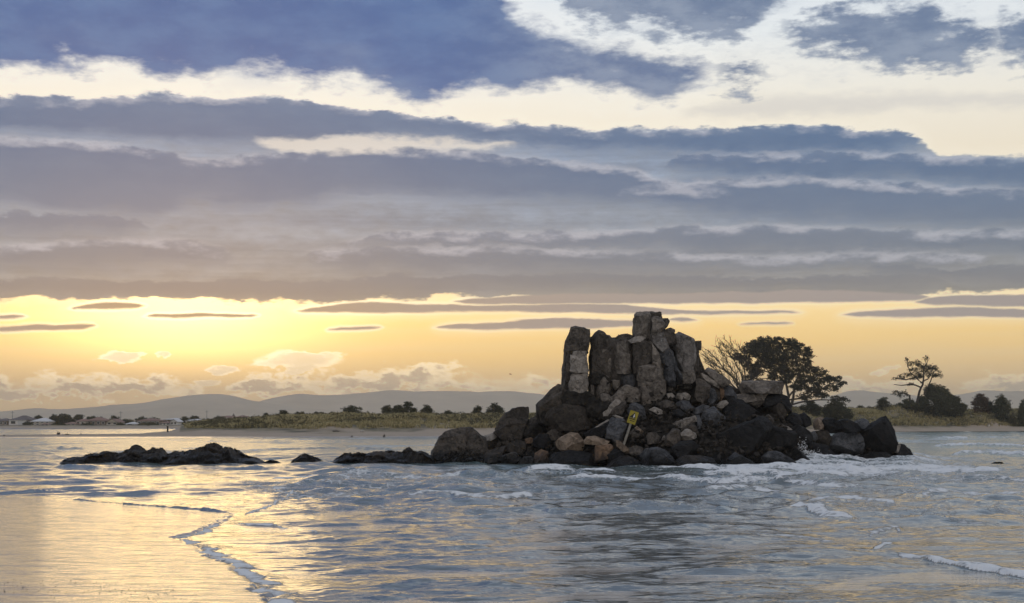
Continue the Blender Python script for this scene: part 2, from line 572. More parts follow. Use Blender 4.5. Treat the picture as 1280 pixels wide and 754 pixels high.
# ------------------------------------------------------------------ ground, water, hills
# outline of the bare wet sand in the foreground (photo pixels on the waterline, then on round the photographer)
SAND_PX = [(-420, 612), (-150, 617), (0, 621), (60, 623), (120, 627), (180, 632), (240, 637), (292, 643), (275, 652), (250, 662), (222, 671), (220, 675), (226, 680), (246, 686),
           (258, 692), (262, 697), (283, 707), (287, 713), (300, 719), (312, 728), (316, 736), (330, 744), (338, 753), (352, 775), (372, 800)]
SAND_POLY = [G(*p) for p in SAND_PX] + [(-1.2, 9.6), (2.5, 7.0), (30, 3.5), (300, 0.0), (300, -320.0), (-300, -320.0), (-300, 45.0)]


def poly_sd(x, y, poly):
    """Signed distance to a closed outline, positive inside."""
    n = len(poly)
    d2 = np.full(x.shape, 1e12)
    ins = np.zeros(x.shape, bool)
    for i in range(n):
        ax, ay = poly[i]
        bx_, by_ = poly[(i + 1) % n]
        ex, ey = bx_ - ax, by_ - ay
        t = np.clip(((x - ax) * ex + (y - ay) * ey) / (ex * ex + ey * ey + 1e-12), 0, 1)
        d2 = np.minimum(d2, (x - ax - t * ex) ** 2 + (y - ay - t * ey) ** 2)
        cnd = (ay > y) != (by_ > y)
        with np.errstate(divide='ignore', invalid='ignore'):
            xi = (bx_ - ax) * (y - ay) / (by_ - ay) + ax
        ins ^= cnd & (x < xi)
    d = np.sqrt(d2)
    return np.where(ins, d, -d)


def sand_sd(x, y):
    wob = (fbm(x * 2.2, y * 2.2, 3, 5) - 0.5) * 0.35 * sst(y, 6, 11)
    return poly_sd(x, y, SAND_POLY) + wob


SHORE_PX = [-900, -300, 0, 140, 300, 560, 700, 1000, 1130, 1280, 1700, 2600]
SHORE_D = [150, 176, 190, 191, 192, 197, 208, 268, 292, 312, 350, 400]
DUNE_PX = [-900, 150, 212, 232, 255, 300, 350, 420, 520, 660, 800, 1000, 1100, 1150, 1210, 1280, 1700, 2600]
DUNE_H = [0, 0, 0.1, 0.4, 0.75, 1.0, 1.3, 1.55, 1.75, 1.8, 2.1, 3.3, 3.6, 3.5, 3.2, 3.3, 3.4, 3.4]


def shore(px):
    return np.interp(px, SHORE_PX, SHORE_D)


def ground_z(x, y):
    yy = np.maximum(y, 1.0)
    px = np.where(y > 1, x / yy * FPX + 640, 640)
    px = np.clip(px, -900, 2600)
    sd = sand_sd(x, y)
    bz = beach_z(y)
    z = bz + np.where(sd > 0, 0.02 + 0.012 * sst(sd, 0, 3), -np.minimum(0.9, 0.05 * -sd * sst(y, 30, 60)) - 0.02)
    # the spit
    s = y - shore(px) + (fbm(x / 22, y / 22, 3, 3) - 0.5) * 5
    hd = np.interp(px, DUNE_PX, DUNE_H)
    barw = np.interp(px, [-900, 0, 150, 215, 260], [26, 30, 38, 60, 400])
    beach = np.clip(0.072 * s, -0.9, np.interp(px, [-900, 0, 180, 230, 300], [.22, .24, .36, .7, 1.05]))
    beach = beach * (1 - sst(s, barw * 0.55, barw * 1.15)) - 0.9 * sst(s, barw * 0.8, barw * 1.3)
    hum = (fbm(x / 9.0, y / 13.0, 4, 21) - 0.5)
    dune = hd * sst(s + hum * 14, 11, 34) * (1 + 0.9 * hum) * (1 - sst(s, 110, 150) * np.where(px < 330, 1, 0.3))
    spit = beach + np.where(hd > 0.05, dune, 0)
    z = np.where(s > -30, np.maximum(z, spit), z)
    # the far bank and the plain behind it
    far = sst(y, 428, 440) * 1.5 - 0.5
    z = np.where(y > 425, np.maximum(z, far + (fbm(x / 60, y / 60, 3, 9) - 0.5) * 0.4), z)
    z = z + (fbm(x / 1.3, y / 0.9, 3, 33) - 0.5) * 0.10 * sst(s, 1, 5) * (y < 420)
    return z


def ground_at(x, y):
    return float(ground_z(np.array([float(x)]), np.array([float(y)]))[0])


def wide(lo, hi, n, out, k):
    core = np.linspace(lo, hi, n)
    e = np.linspace(0, 1, k + 1)[1:] ** 1.7
    return np.concatenate([(lo - e * (out + lo))[::-1], core, hi + e * (out - hi)])


a_cols = wide(-0.40, 0.40, 620, 0.94, 26)
y_rows = np.concatenate([np.linspace(-290, 0, 12)[:-1], np.linspace(0, 9.5, 12)[:-1],
                         row_dist(HOR + np.linspace(380, 20.9, 340)), np.linspace(188, 330, 190)[1:], np.linspace(330, 460, 60)[1:],
                         np.geomspace(460, 8300, 46)[1:]])
A, Yg = np.meshgrid(a_cols, y_rows)
Xg = A * np.sqrt(Yg ** 2 + 400.0)
Zg = ground_z(Xg, Yg)
sdg = sand_sd(Xg, Yg)
pxg = np.clip(np.where(Yg > 1, Xg / np.maximum(Yg, 1) * FPX + 640, 640), -900, 2600)
sg = Yg - shore(pxg)
wet = np.where(Yg < 120, 1.0, 1 - sst(Zg, 0.06, 0.22))
veg = sst(sg + (fbm(Xg / 5, Yg / 7, 3, 41) - .5) * 16, 10, 18) * (np.interp(pxg, DUNE_PX, DUNE_H) > 0.3) + (Yg > 436)

m_ground, t, bs, out = new_mat('sand_ground')
geo = t.node('ShaderNodeNewGeometry')
pos = geo.outputs['Position']
aw = t.node('ShaderNodeAttribute', attribute_name='wet').outputs['Fac']
av = t.node('ShaderNodeAttribute', attribute_name='veg').outputs['Fac']
n1 = t.noise(pos, 0.35, 6, 0.6)
n2 = t.noise(t.vscale(pos, (2.2, 9.0, 4.0)), 1.0, 6, 0.65)
n3 = t.noise(t.vscale(pos, (40, 60, 40)), 1.0, 3, 0.6)
dry = t.mix(n1, (.30, .24, .175), (.43, .345, .255))
dry = t.mix(t.m('MULTIPLY', t.ss(n2, .58, .72), .5), dry, (.20, .17, .13))
wetc = t.mix(n2, (.12, .082, .038), (.20, .142, .07))
scrub = t.mix(t.ss(t.noise(pos, 0.25, 6, .65), .38, .62), (.07, .065, .035), (.24, .20, .12))
colr = t.mix(aw, dry, wetc)
colr = t.mix(av, colr, scrub)
t.put(bs.inputs['Base Color'], colr)
film = t.ss(t.noise(t.vscale(pos, (.30, .8, 1)), 1.0, 4, .6), .35, .62)
wr = t.m('MULTIPLY_ADD', film, -0.05, 0.11)
bs.inputs['Coat Roughness'].default_value = .035
t.put(bs.inputs['Coat Weight'], t.m('MULTIPLY', aw, .8))
bs.inputs['Coat IOR'].default_value = 1.5
t.put(bs.inputs['Roughness'], t.m('ADD', t.m('MULTIPLY', aw, wr), t.m('MULTIPLY', t.m('SUBTRACT', 1.0, aw), .85)))
bs.inputs['IOR'].default_value = 1.45
hgt = t.m('ADD', t.m('MULTIPLY', n2, .0055), t.m('MULTIPLY', n3, .0003))
hgt = t.m('ADD', hgt, t.m('MULTIPLY', t.noise(t.vscale(pos, (.50, 3.6, 1)), 1.0, 3, .55), .034))
b = t.node('ShaderNodeBump')
b.inputs['Distance'].default_value = 1.0
b.inputs['Strength'].default_value = 0.8
t.put(b.inputs['Height'], hgt)
t.put(bs.inputs['Normal'], b.outputs[0])
t.put(bs.inputs['Coat Normal'], b.outputs[0])
ground = grid_mesh('ground', Xg, Yg, Zg, m_ground, {'wet': wet, 'veg': np.clip(veg, 0, 1)})
tag(ground, kind='structure')

# --- water
# running crests: (outline in photo pixels, height, reach in front, reach behind, foam)
BORES = [
    ([(-300, 612), (0, 617), (40, 616), (70, 614), (110, 616), (150, 618)], .12, .22, .7, .12),
    ([(60, 622), (115, 628), (150, 631), (200, 635), (250, 638), (300, 642)], .11, .18, .6, .30),
    ([(300, 645), (330, 636), (352, 626), (372, 615), (382, 607)], .025, .3, 1.2, .75),
    ([(285, 655), (340, 657), (370, 662), (410, 669)], .028, .16, .45, .85),
    ([(560, 594), (620, 596), (680, 593), (750, 595), (820, 597)], .16, 1.0, 2.0, .45),
    ([(700, 632), (735, 630), (780, 635), (860, 636), (960, 640)], .11, .5, 1.2, .35),
    ([(775, 586), (830, 585), (900, 588), (980, 586), (1060, 590), (1150, 588), (1300, 592)], .26, 1.2, 2.2, 1.0),
    ([(640, 600), (760, 600), (850, 602), (900, 605), (960, 603), (1020, 608), (1090, 610), (1140, 611)], .22, .9, 1.8, .62),
    ([(975, 640), (1000, 638), (1035, 645), (1074, 648)], .15, .6, 1.4, .95),
    ([(1082, 672), (1105, 666), (1118, 663), (1130, 668)], .05, .4, 1.0, .55),
    ([(1100, 683), (1112, 692), (1140, 697), (1170, 704), (1200, 709), (1235, 713), (1265, 719), (1300, 722), (1420, 735)], .075, .12, .6, 1.05),
    ([(1090, 690), (1105, 683), (1116, 681)], .035, .3, .6, .7),
    ([(340, 612), (400, 606), (470, 611), (540, 606)], .11, .8, 1.6, .5),
    ([(400, 598), (470, 594), (540, 599), (600, 594)], .12, .8, 1.6, .6),
    ([(430, 590), (520, 588), (600, 590)], .10, .8, 1.6, .5),
    ([(1140, 598), (1190, 602), (1240, 600), (1300, 606)], .20, .8, 1.8, .55),
    ([(1150, 634), (1200, 630), (1250, 635), (1300, 632)], .11, .6, 1.5, .2),
    ([(400, 684), (470, 681), (560, 685), (650, 683), (720, 688)], .05, .3, .9, .15),
    ([(840, 625), (950, 622), (1050, 628), (1150, 622)], .09, .6, 1.5, .25),
    ([(1180, 570), (1230, 567), (1300, 571)], .30, 1.6, 3.0, .8),
    ([(1150, 560), (1220, 557), (1300, 560)], .34, 2.0, 4.0, .7),
    ([(200, 552), (330, 551), (460, 553), (540, 552)], .20, 2.5, 4.0, .35),
    ([(0, 562), (60, 560), (120, 563)], .18, 1.6, 3.0, .35),
    ([(320, 563), (420, 561), (540, 564)], .18, 1.6, 3.0, .45),
    ([(0, 587), (90, 586), (200, 588), (320, 586), (420, 588)], .12, .8, 1.8, .35),
    ([(560, 612), (640, 610), (720, 614), (800, 611)], .10, .6, 1.4, .45),
    ([(870, 616), (940, 613), (1000, 617)], .10, .5, 1.2, .6),
    ([(1130, 622), (1190, 617), (1260, 620), (1300, 618)], .11, .6, 1.4, .6),
    ([(590, 640), (660, 637), (740, 642)], .07, .4, 1.0, .35),
    ([(1040, 655), (1120, 650), (1200, 655), (1290, 652)], .07, .4, 1.0, .4),
    ([(440, 640), (500, 637), (560, 641)], .06, .4, 1.0, .4),
    ([(820, 662), (900, 658), (980, 663)], .05, .3, .9, .25),
    ([(640, 590), (700, 588), (780, 591)], .16, .9, 1.8, .75),
    ([(860, 594), (940, 592), (1010, 596), (1080, 594)], .20, 1.0, 2.0, .85),
    ([(470, 622), (540, 619), (610, 623), (690, 620)], .08, .35, 1.0, .7),
    ([(1000, 628), (1060, 625), (1130, 630)], .09, .4, 1.1, .8),
    ([(330, 600), (390, 596), (450, 600)], .09, .5, 1.2, .75),
    ([(900, 676), (980, 672), (1060, 678)], .04, .2, .7, .5),
    ([(480, 660), (560, 656), (650, 661)], .04, .25, .8, .45),
    ([(1150, 549), (1220, 548), (1300, 549)], .36, 2.5, 5.0, .6),
]


def water_fields(x, y):
    yy = np.maximum(y, 1.0)
    px = np.where(y > 1, x / yy * FPX + 640, -9999)
    sd = -sand_sd(x, y)                       # positive over the water
    bz = beach_z(y)
    lip = 0.048 * sst(sd, -0.02, 0.10) - 0.055 + 0.018 * sst(sd, .1, .0)
    z = bz + lip + 0.03 * sst(sd, 0.1, 14)
    calm = 0.30 + 0.70 * sst(y, 18, 52) + .12 * (1 - sst(px, 560, 720)) * (px > -9000)
    calm = calm * sst(sd, 0.0, 1.5)
    calm = calm * (1 - .55 * (1 - sst(px, 300, 420)) * sst(row_of(y), 578, 592))
    dD = np.maximum(y * y / ((CAM_H - bz) * FPX) * 0.62, .03)
    rng = np.random.RandomState(11)
    chop = np.zeros_like(x)
    for k in range(64):
        lam = 0.18 * (5.2 / 0.18) ** (k / 63.0) * rng.uniform(.9, 1.1)
        th = rng.normal(-math.pi / 2 + 0.25, 0.75)
        kx, ky = math.cos(th) * 2 * math.pi / lam, math.sin(th) * 2 * math.pi / lam
        ph = rng.uniform(0, 6.28)
        amp = 0.0068 * lam ** 0.86
        flt = sst(lam / dD * (0.35 + abs(math.cos(th))), 1.6, 3.2)
        arg = kx * x + ky * y + ph + 2.2 * (fbm(x / (lam * 3.1) + k, y / (lam * 3.1), 2, k) - .5)
        w = np.sin(arg)
        chop += amp * flt * (w + 0.28 * np.cos(2 * arg))
    grp = 0.55 + 0.9 * fbm(x / 3.2, y / 4.6, 3, 71)
    z = z + chop * calm * grp
    foam = np.zeros_like(x)
    wob = (fbm(x * .55, y * .55, 3, 77) - .5)
    wob2 = (fbm(x * 2.3, y * 2.3, 3, 78) - .5)
    for pts, h, wf, wb, fo in BORES:
        pts = sorted(pts)
        pxs = [p[0] for p in pts]
        pys = [p[1] for p in pts]
        py = np.interp(px, pxs, pys)
        Dl = row_dist(py)
        span = pxs[-1] - pxs[0]
        tp = sst(px, pxs[0] - 4, pxs[0] + .22 * span) * (1 - sst(px, pxs[-1] - .22 * span, pxs[-1] + 4))
        tp = tp * (0.72 + 0.5 * fbm(x * .45 + 3, y * .2, 3, int(h * 1000)))
        d = y - Dl + wob * wf * 2.4 + wob2 * wf * 1.1
        prof = np.where(d < 0, np.exp(-(d / wf) ** 2), np.exp(-(d / wb) ** 2))
        z = z + h * prof * tp * (0.8 + .8 * wob2)
        df = d + .55 * wf
        ff = np.where(df < 0, np.exp(-(df / (wf * .9)) ** 2), np.exp(-(df / (wb * .9)) ** 2))
        foam = np.maximum(foam, 1.6 * fo * ff * np.minimum(tp * 1.4, 1))
    # white water round the foot of the rock
    rk = np.interp(px, [500, 560, 700, 800, 900, 985, 1005, 1060, 1140, 1200, 1280], [0, .40, .50, .62, .72, .84, .90, .86, .84, .72, .5])
    pyw = row_of(y)
    zone = sst(pyw, 566, 574) * (1 - sst(pyw, 590, 613)) * (px > 480) * (y > 16)
    foam = np.maximum(foam, rk * zone * (.55 + .9 * fbm(x * .7, y * .5, 4, 91)))
    surge = np.interp(px, [960, 985, 1004, 1030, 1090, 1140, 1180], [0, .30, .62, .40, .34, .40, 0])
    z = z + surge * np.exp(-((pyw - 577.0) / 6.5) ** 2) * (.55 + .9 * fbm(x * 1.6, y * 1.2, 4, 92)) * (px > 940)
    # patches of drifting lace foam
    lz = np.interp(px, [-900, 250, 330, 560, 640, 900, 1280, 2000], [.18, .30, .74, .72, .58, .68, .74, .45])
    zone2 = sst(pyw, 578, 590) * (1 - sst(pyw, 632, np.where(px > 350, 705, 668)))
    foam = np.maximum(foam, lz * zone2 * sst(fbm(x * .35, y * .22, 4, 93), .38, .68))
    caps = sst(fbm(x * .16, y * .10, 4, 94), .52, .72) * sst(y, 70, 85) * (y < 420)
    foam = np.maximum(foam, .78 * caps)
    # the bright edge of the swash on the sand
    lipf = np.exp(-((sd - .14) / .20) ** 2) * sst(px, 150, 225) * (1 - sst(pyw, 760, 900)) * (pyw > 655)
    foam = np.maximum(foam, 1.0 * lipf * (.6 + .8 * vnoise(x * 4, y * 4, 5)))
    z = z + .018 * lipf * (.5 + vnoise(x * 7, y * 7, 6))
    lip2 = np.exp(-((sd - .10) / .16) ** 2) * (pyw <= 655) * (px < 330) * (y > 16)
    foam = np.maximum(foam, .30 * lip2)
    foam = np.where(y < 5, 0, foam)
    return np.where(sd < -.25, bz - 0.09, z), np.clip(foam, 0, 1.02), calm


a_w = wide(-0.375, 0.375, 800, 0.94, 20)
py_r = np.concatenate([np.linspace(880, 620, 440)[:-1], np.linspace(620, 546, 150)])
y_w = np.concatenate([np.linspace(-290, 7, 8), row_dist(py_r), np.linspace(208, 450, 60)[1:], [470]])
Aw, Yw = np.meshgrid(a_w, y_w)
Xw = Aw * np.sqrt(Yw ** 2 + 9.0)
Zw, Fw, Cw = water_fields(Xw, Yw)

m_water, t, bs, out = new_mat('sea_water')
geo = t.node('ShaderNodeNewGeometry')
pos = geo.outputs['Position']
af = t.node('ShaderNodeAttribute', attribute_name='foam').outputs['Fac']
ac = t.node('ShaderNodeAttribute', attribute_name='calm').outputs['Fac']
sepw = t.node('ShaderNodeSeparateXYZ')
t.put(sepw.inputs[0], pos)
far_f = t.ss(sepw.outputs[1], 40, 110)
deep = t.mix(far_f, (.125, .145, .145), (.09, .17, .17))
lace = t.voro(t.vscale(pos, (3.2, 2.4, 3)), 1.0, 'DISTANCE_TO_EDGE').outputs[0]
ln = t.noise(pos, 1.1, 7, .68, .4)
lf = t.noise(t.vscale(pos, (9, 9, 9)), 1.0, 5, .65)
thr = t.m('SUBTRACT', 1.02, af)
lst = t.noise(t.vscale(pos, (1.1, 3.4, 2.5)), 1.0, 6, .66, .5)
fo = t.m('ADD', t.m('MULTIPLY', ln, .34), t.m('ADD', t.m('MULTIPLY', lf, .24), t.m('ADD', t.m('MULTIPLY', lst, .42), t.m('MULTIPLY', t.ss(lace, .16, .0), .08))))
fmask = t.ss(t.m('SUBTRACT', fo, t.m('MULTIPLY_ADD', thr, .46, .36)), .0, .14)
fmask = t.m('MULTIPLY', fmask, t.ss(af, .03, .16))
bs.inputs['IOR'].default_value = 1.333
t.put(bs.inputs['Base Color'], t.mix(fmask, deep, (.78, .80, .80)))
t.put(bs.inputs['Roughness'], t.m('ADD', t.m('MULTIPLY', fmask, .7), t.ss(sepw.outputs[1], 28, 120, .05, .19)))
w1 = t.noise(t.vscale(pos, (1.7, 3.4, 1)), 1.0, 3, .55, .5)
w2 = t.noise(t.vscale(pos, (3.4, 5.5, 1)), 1.0, 2, .5, .4)
w3 = t.noise(t.vscale(pos, (22, 30, 1)), 1.0, 3, .6)
h = t.m('ADD', t.m('MULTIPLY', w1, .042), t.m('ADD', t.m('MULTIPLY', w2, .008), t.m('MULTIPLY', w3, .0006)))
h = t.m('MULTIPLY', h, t.m('MULTIPLY_ADD', ac, .75, .25))
h = t.m('ADD', h, t.m('MULTIPLY', t.m('MULTIPLY', fmask, t.m('ADD', lf, lst)), .045))
b = t.node('ShaderNodeBump')
b.inputs['Distance'].default_value = 1.0
b.inputs['Strength'].default_value = 0.9
t.put(b.inputs['Height'], h)
t.put(bs.inputs['Normal'], b.outputs[0])
water = grid_mesh('sea_water', Xw, Yw, Zw, m_water, {'foam': Fw, 'calm': Cw})
tag(water, kind='structure')

# --- far hills
m_hill = plain_mat('hill_scrub', (.40, .36, .29), .9, .3, .006)


def hill_range(name, D, pts, depth, seed):
    pxs = np.array([p[0] for p in pts], float)
    hz = np.array([(HOR - p[1]) / FPX * D + CAM_H for p in pts])
    col = np.linspace(pxs[0], pxs[-1], 420)
    v = np.linspace(-1, 1, 15)
    C, Vv = np.meshgrid(col, v)
    X = (C - 640) / FPX * D
    Y = D + Vv * depth
    base = np.interp(C, pxs, hz) + (fbm(X / 170, Y / 700, 5, seed) - .5) * 17
    n = fbm(X / 260, Y / 260, 4, seed + 3)
    Z = base * (1 - np.abs(Vv) ** 1.4) * (1 - .5 * np.abs(Vv) * n) - 1.5 * np.abs(Vv)
    o = grid_mesh(name, X, Y, Z, m_hill)
    tag(o, kind='structure')
    return o


hill_range('hill', 5600, [(-1300, 505), (-900, 500), (-500, 508), (-150, 512), (0, 514), (60, 512), (120, 508), (150, 505.5), (180, 503), (215, 498), (235, 495.5), (262, 494), (280, 494.5), (300, 497.5),
                          (340, 505), (380, 510), (450, 515), (700, 517)], 620, 3)
hill_range('hill', 7200, [(230, 512), (300, 508), (345, 497), (375, 492.5), (400, 494.5), (430, 494), (460, 490), (485, 487.5), (520, 489), (560, 488.5), (600, 490.5), (640, 489.5), (680, 494),
                          (760, 500), (860, 500), (960, 503), (1020, 500), (1045, 493), (1062, 488.5), (1080, 487.5), (1100, 490), (1130, 493), (1170, 496), (1205, 492), (1225, 489), (1280, 488),
                          (1400, 484), (1700, 495), (2200, 490), (2600, 500)], 800, 8)

# --- the hazy evening air
m_haze = bpy.data.materials.new('haze_air')
m_haze.use_nodes = True
th = NT(m_haze.node_tree)
th.n.clear()
ho = th.node('ShaderNodeOutputMaterial')
pv = th.node('ShaderNodeVolumePrincipled')
pv.inputs['Color'].default_value = (.96, .89, .77, 1)
pv.inputs['Density'].default_value = 0.00021
pv.inputs['Anisotropy'].default_value = 0.68
th.l.new(pv.outputs[0], ho.inputs['Volume'])
bmz = bmesh.new()
bmesh.ops.create_cube(bmz, size=1.0)
me = bpy.data.meshes.new('haze')
bmz.to_mesh(me)
bmz.free()
haze = link_mesh('haze', me, m_haze)
haze.scale = (17000, 9000, 206)
haze.location = (0, 4100, 99)
tag(haze, kind='stuff')


# ------------------------------------------------------------------ rock materials
def rock_mat(name, lo, hi, rough=.75, tide=True, lichen=0.0, wetdark=.30, gloss=.35, stain=.35):
    m, t, bs, out = new_mat(name)
    geo = t.node('ShaderNodeNewGeometry')
    pos = geo.outputs['Position']
    oi = t.node('ShaderNodeObjectInfo')
    n1 = t.noise(pos, 1.3, 7, .62, .3)
    n2 = t.noise(pos, 6.5, 6, .65)
    n3 = t.noise(pos, 20.0, 4, .65)
    f = t.m('ADD', t.m('MULTIPLY', n1, .42), t.m('ADD', t.m('MULTIPLY', n2, .36), t.m('MULTIPLY', n3, .22)))
    colr = t.mix(t.ss(f, .37, .62), lo, hi)
    bs.inputs['Specular IOR Level'].default_value = .22
    vr = t.m('MULTIPLY_ADD', oi.outputs['Random'], .30, .84)
    sc = t.node('ShaderNodeVectorMath', operation='SCALE')
    t.put(sc.inputs[0], colr)
    t.put(sc.inputs['Scale'], vr)
    colr = sc.outputs[0]
    # old rust and soot coloured stains with their own outline
    st = t.ss(t.noise(pos, 2.3, 5, .6), .56, .66)
    colr = t.mix(t.m('MULTIPLY', st, stain), colr, tuple(v * .35 for v in lo))
    if lichen > 0:
        li = t.m('MULTIPLY', t.ss(t.noise(pos, 3.1, 7, .7), .60, .68), lichen)
        colr = t.mix(li, colr, (.46, .46, .44))
    rg = t.m('MULTIPLY_ADD', n2, .2, rough - .1)
    if tide:
        sp = t.node('ShaderNodeSeparateXYZ')
        t.put(sp.inputs[0], pos)
        zz = t.m('ADD', sp.outputs[2], t.m('MULTIPLY', t.m('SUBTRACT', n1, .5), 1.1))
        w = t.ss(zz, .85, .30)
        colr = t.mix(w, colr, tuple(v * wetdark * .6 + .006 for v in lo))
        rg = t.mix(w, rg, (gloss, gloss, gloss))
    t.put(bs.inputs['Base Color'], colr)
    t.put(bs.inputs['Roughness'], rg)
    crack = t.voro(t.vscale(t.m_add3(pos, n2), (1.9, 1.9, 1.1)), 1.0, 'DISTANCE_TO_EDGE').outputs[0]
    h = t.m('ADD', t.m('MULTIPLY', n2, .14), t.m('ADD', t.m('MULTIPLY', n3, .05), t.m('MULTIPLY', t.ss(crack, .0, .06), .06)))
    b = t.node('ShaderNodeBump')
    b.inputs['Distance'].default_value = 1.0
    b.inputs['Strength'].default_value = .9
    t.put(b.inputs['Height'], h)
    t.put(bs.inputs['Normal'], b.outputs[0])
    return m


RM = {
    'grey': rock_mat('rock_grey', (.085, .073, .061), (.31, .27, .225), lichen=.25),
    'light': rock_mat('rock_pale', (.21, .185, .155), (.45, .40, .345), lichen=.3, stain=.25),
    'guano': rock_mat('rock_streaked', (.09, .08, .07), (.30, .275, .25), lichen=.9),
    'tan': rock_mat('rock_tan', (.16, .12, .085), (.37, .28, .20), stain=.3),
    'orange': rock_mat('rock_orange', (.14, .088, .055), (.30, .195, .12), stain=.35),
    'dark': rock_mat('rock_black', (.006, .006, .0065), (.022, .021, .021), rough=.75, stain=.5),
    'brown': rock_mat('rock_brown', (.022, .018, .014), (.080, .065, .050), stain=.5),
    'blue': rock_mat('rock_slate', (.034, .036, .039), (.128, .130, .136), lichen=.15),
    'mid': rock_mat('rock_umber', (.040, .034, .029), (.155, .132, .108), lichen=.2),
    'mud': rock_mat('rock_mud', (.030, .025, .020), (.125, .105, .084), lichen=.12, stain=.5),
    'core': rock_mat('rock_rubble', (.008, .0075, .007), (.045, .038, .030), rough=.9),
}

# waterline of the rock, and the rubble mound that carries the boulders
WL_PX = [500, 545, 600, 700, 800, 900, 985, 1040, 1110, 1160]
WL_PY = [576, 580.5, 581, 581.5, 583.5, 585, 583, 578, 579.5, 578]
CORE_PX = [538, 552, 575, 600, 618, 640, 662, 676, 700, 740, 790, 840, 870, 900, 925, 950, 980, 1000, 1020, 1040, 1075, 1100, 1120, 1146]
CORE_PY = [584, 562, 548, 556, 556, 530, 538, 522, 498, 482, 470, 478, 492, 500, 512, 508, 512, 534, 545, 545, 546, 545, 566, 584]


def d_front(px):
    return CAM_H * FPX / (float(np.interp(px, WL_PX, WL_PY)) - HOR)


def core_depth(px, py):
    """Distance of the mound's face where the line of sight through (px, py) meets it."""
    d0 = d_front(px)
    ztop = max(.3, (HOR - float(np.interp(px, CORE_PX, CORE_PY))) / FPX * 76 + CAM_H)
    z = (HOR - py) / FPX * 74.0 + CAM_H
    f = min(1.0, max(0.0, z / ztop))
    return d0 + .5 + (76.5 - d0 - .5) * f ** 1.35


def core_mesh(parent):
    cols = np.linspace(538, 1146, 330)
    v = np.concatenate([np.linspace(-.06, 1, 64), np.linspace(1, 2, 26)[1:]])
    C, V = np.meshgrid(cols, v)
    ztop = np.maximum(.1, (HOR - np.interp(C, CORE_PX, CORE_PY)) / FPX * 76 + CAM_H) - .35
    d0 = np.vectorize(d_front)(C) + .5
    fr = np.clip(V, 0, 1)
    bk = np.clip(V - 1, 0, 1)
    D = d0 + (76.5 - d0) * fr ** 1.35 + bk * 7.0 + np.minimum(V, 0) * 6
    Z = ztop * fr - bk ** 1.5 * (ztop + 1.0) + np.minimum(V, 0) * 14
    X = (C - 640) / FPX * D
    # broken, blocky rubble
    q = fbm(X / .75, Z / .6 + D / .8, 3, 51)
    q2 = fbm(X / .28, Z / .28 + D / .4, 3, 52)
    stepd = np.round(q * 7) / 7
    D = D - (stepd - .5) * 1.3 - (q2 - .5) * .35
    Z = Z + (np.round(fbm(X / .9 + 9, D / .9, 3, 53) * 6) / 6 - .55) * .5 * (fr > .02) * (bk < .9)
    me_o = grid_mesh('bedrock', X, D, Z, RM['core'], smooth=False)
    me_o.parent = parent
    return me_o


def rough_up(bm, size, edge, amp, seed, passes=4):
    bmesh.ops.triangulate(bm, faces=bm.faces[:])
    for _ in range(passes):
        long_e = [e for e in bm.edges if e.calc_length() > edge * 1.5]
        if not long_e:
            break
        bmesh.ops.subdivide_edges(bm, edges=long_e, cuts=1, use_grid_fill=True)
        bmesh.ops.triangulate(bm, faces=[f for f in bm.faces if len(f.verts) > 3])
    bm.normal_update()
    off = Vector((seed * 3.17, seed * 1.31, seed * 2.23))
    k1 = 1.0 / max(.3, size * .40)
    mv = []
    for vtx in bm.verts:
        p = vtx.co + off
        a = mnoise.noise(p * k1) * amp * size
        # chipped steps: a quantised field gives ledges and broken corners instead of a smooth swell
        q = mnoise.fractal(p * 2.1, 1.0, 2.0, 3)
        st = (math.floor(q * 4.0) / 4.0) * .065
        bq = mnoise.fractal(p * 6.5, .9, 2.1, 3) * .016
        mv.append(vtx.normal * (a + st * min(1.0, size) + bq))
    for vtx, d in zip(bm.verts, mv):
        vtx.co += d


def chop(bm, cen, rnd, n, lo=.74, hi=.93, side=-1):
    """Split flat faces off a block with random planes, mostly on the side that faces the beach."""
    for _ in range(n):
        nrm = Vector((rnd.gauss(0, .75), side * rnd.uniform(.35, 1.0), rnd.gauss(.15, .7))).normalized()
        sup = max((v.co - cen).dot(nrm) for v in bm.verts)
        co = cen + nrm * sup * rnd.uniform(lo, hi)
        r = bmesh.ops.bisect_plane(bm, geom=bm.verts[:] + bm.edges[:] + bm.faces[:], plane_co=co, plane_no=nrm, clear_outer=True)
        ce = [g for g in r['geom_cut'] if isinstance(g, bmesh.types.BMEdge)]
        if ce:
            bmesh.ops.edgeloop_fill(bm, edges=ce)


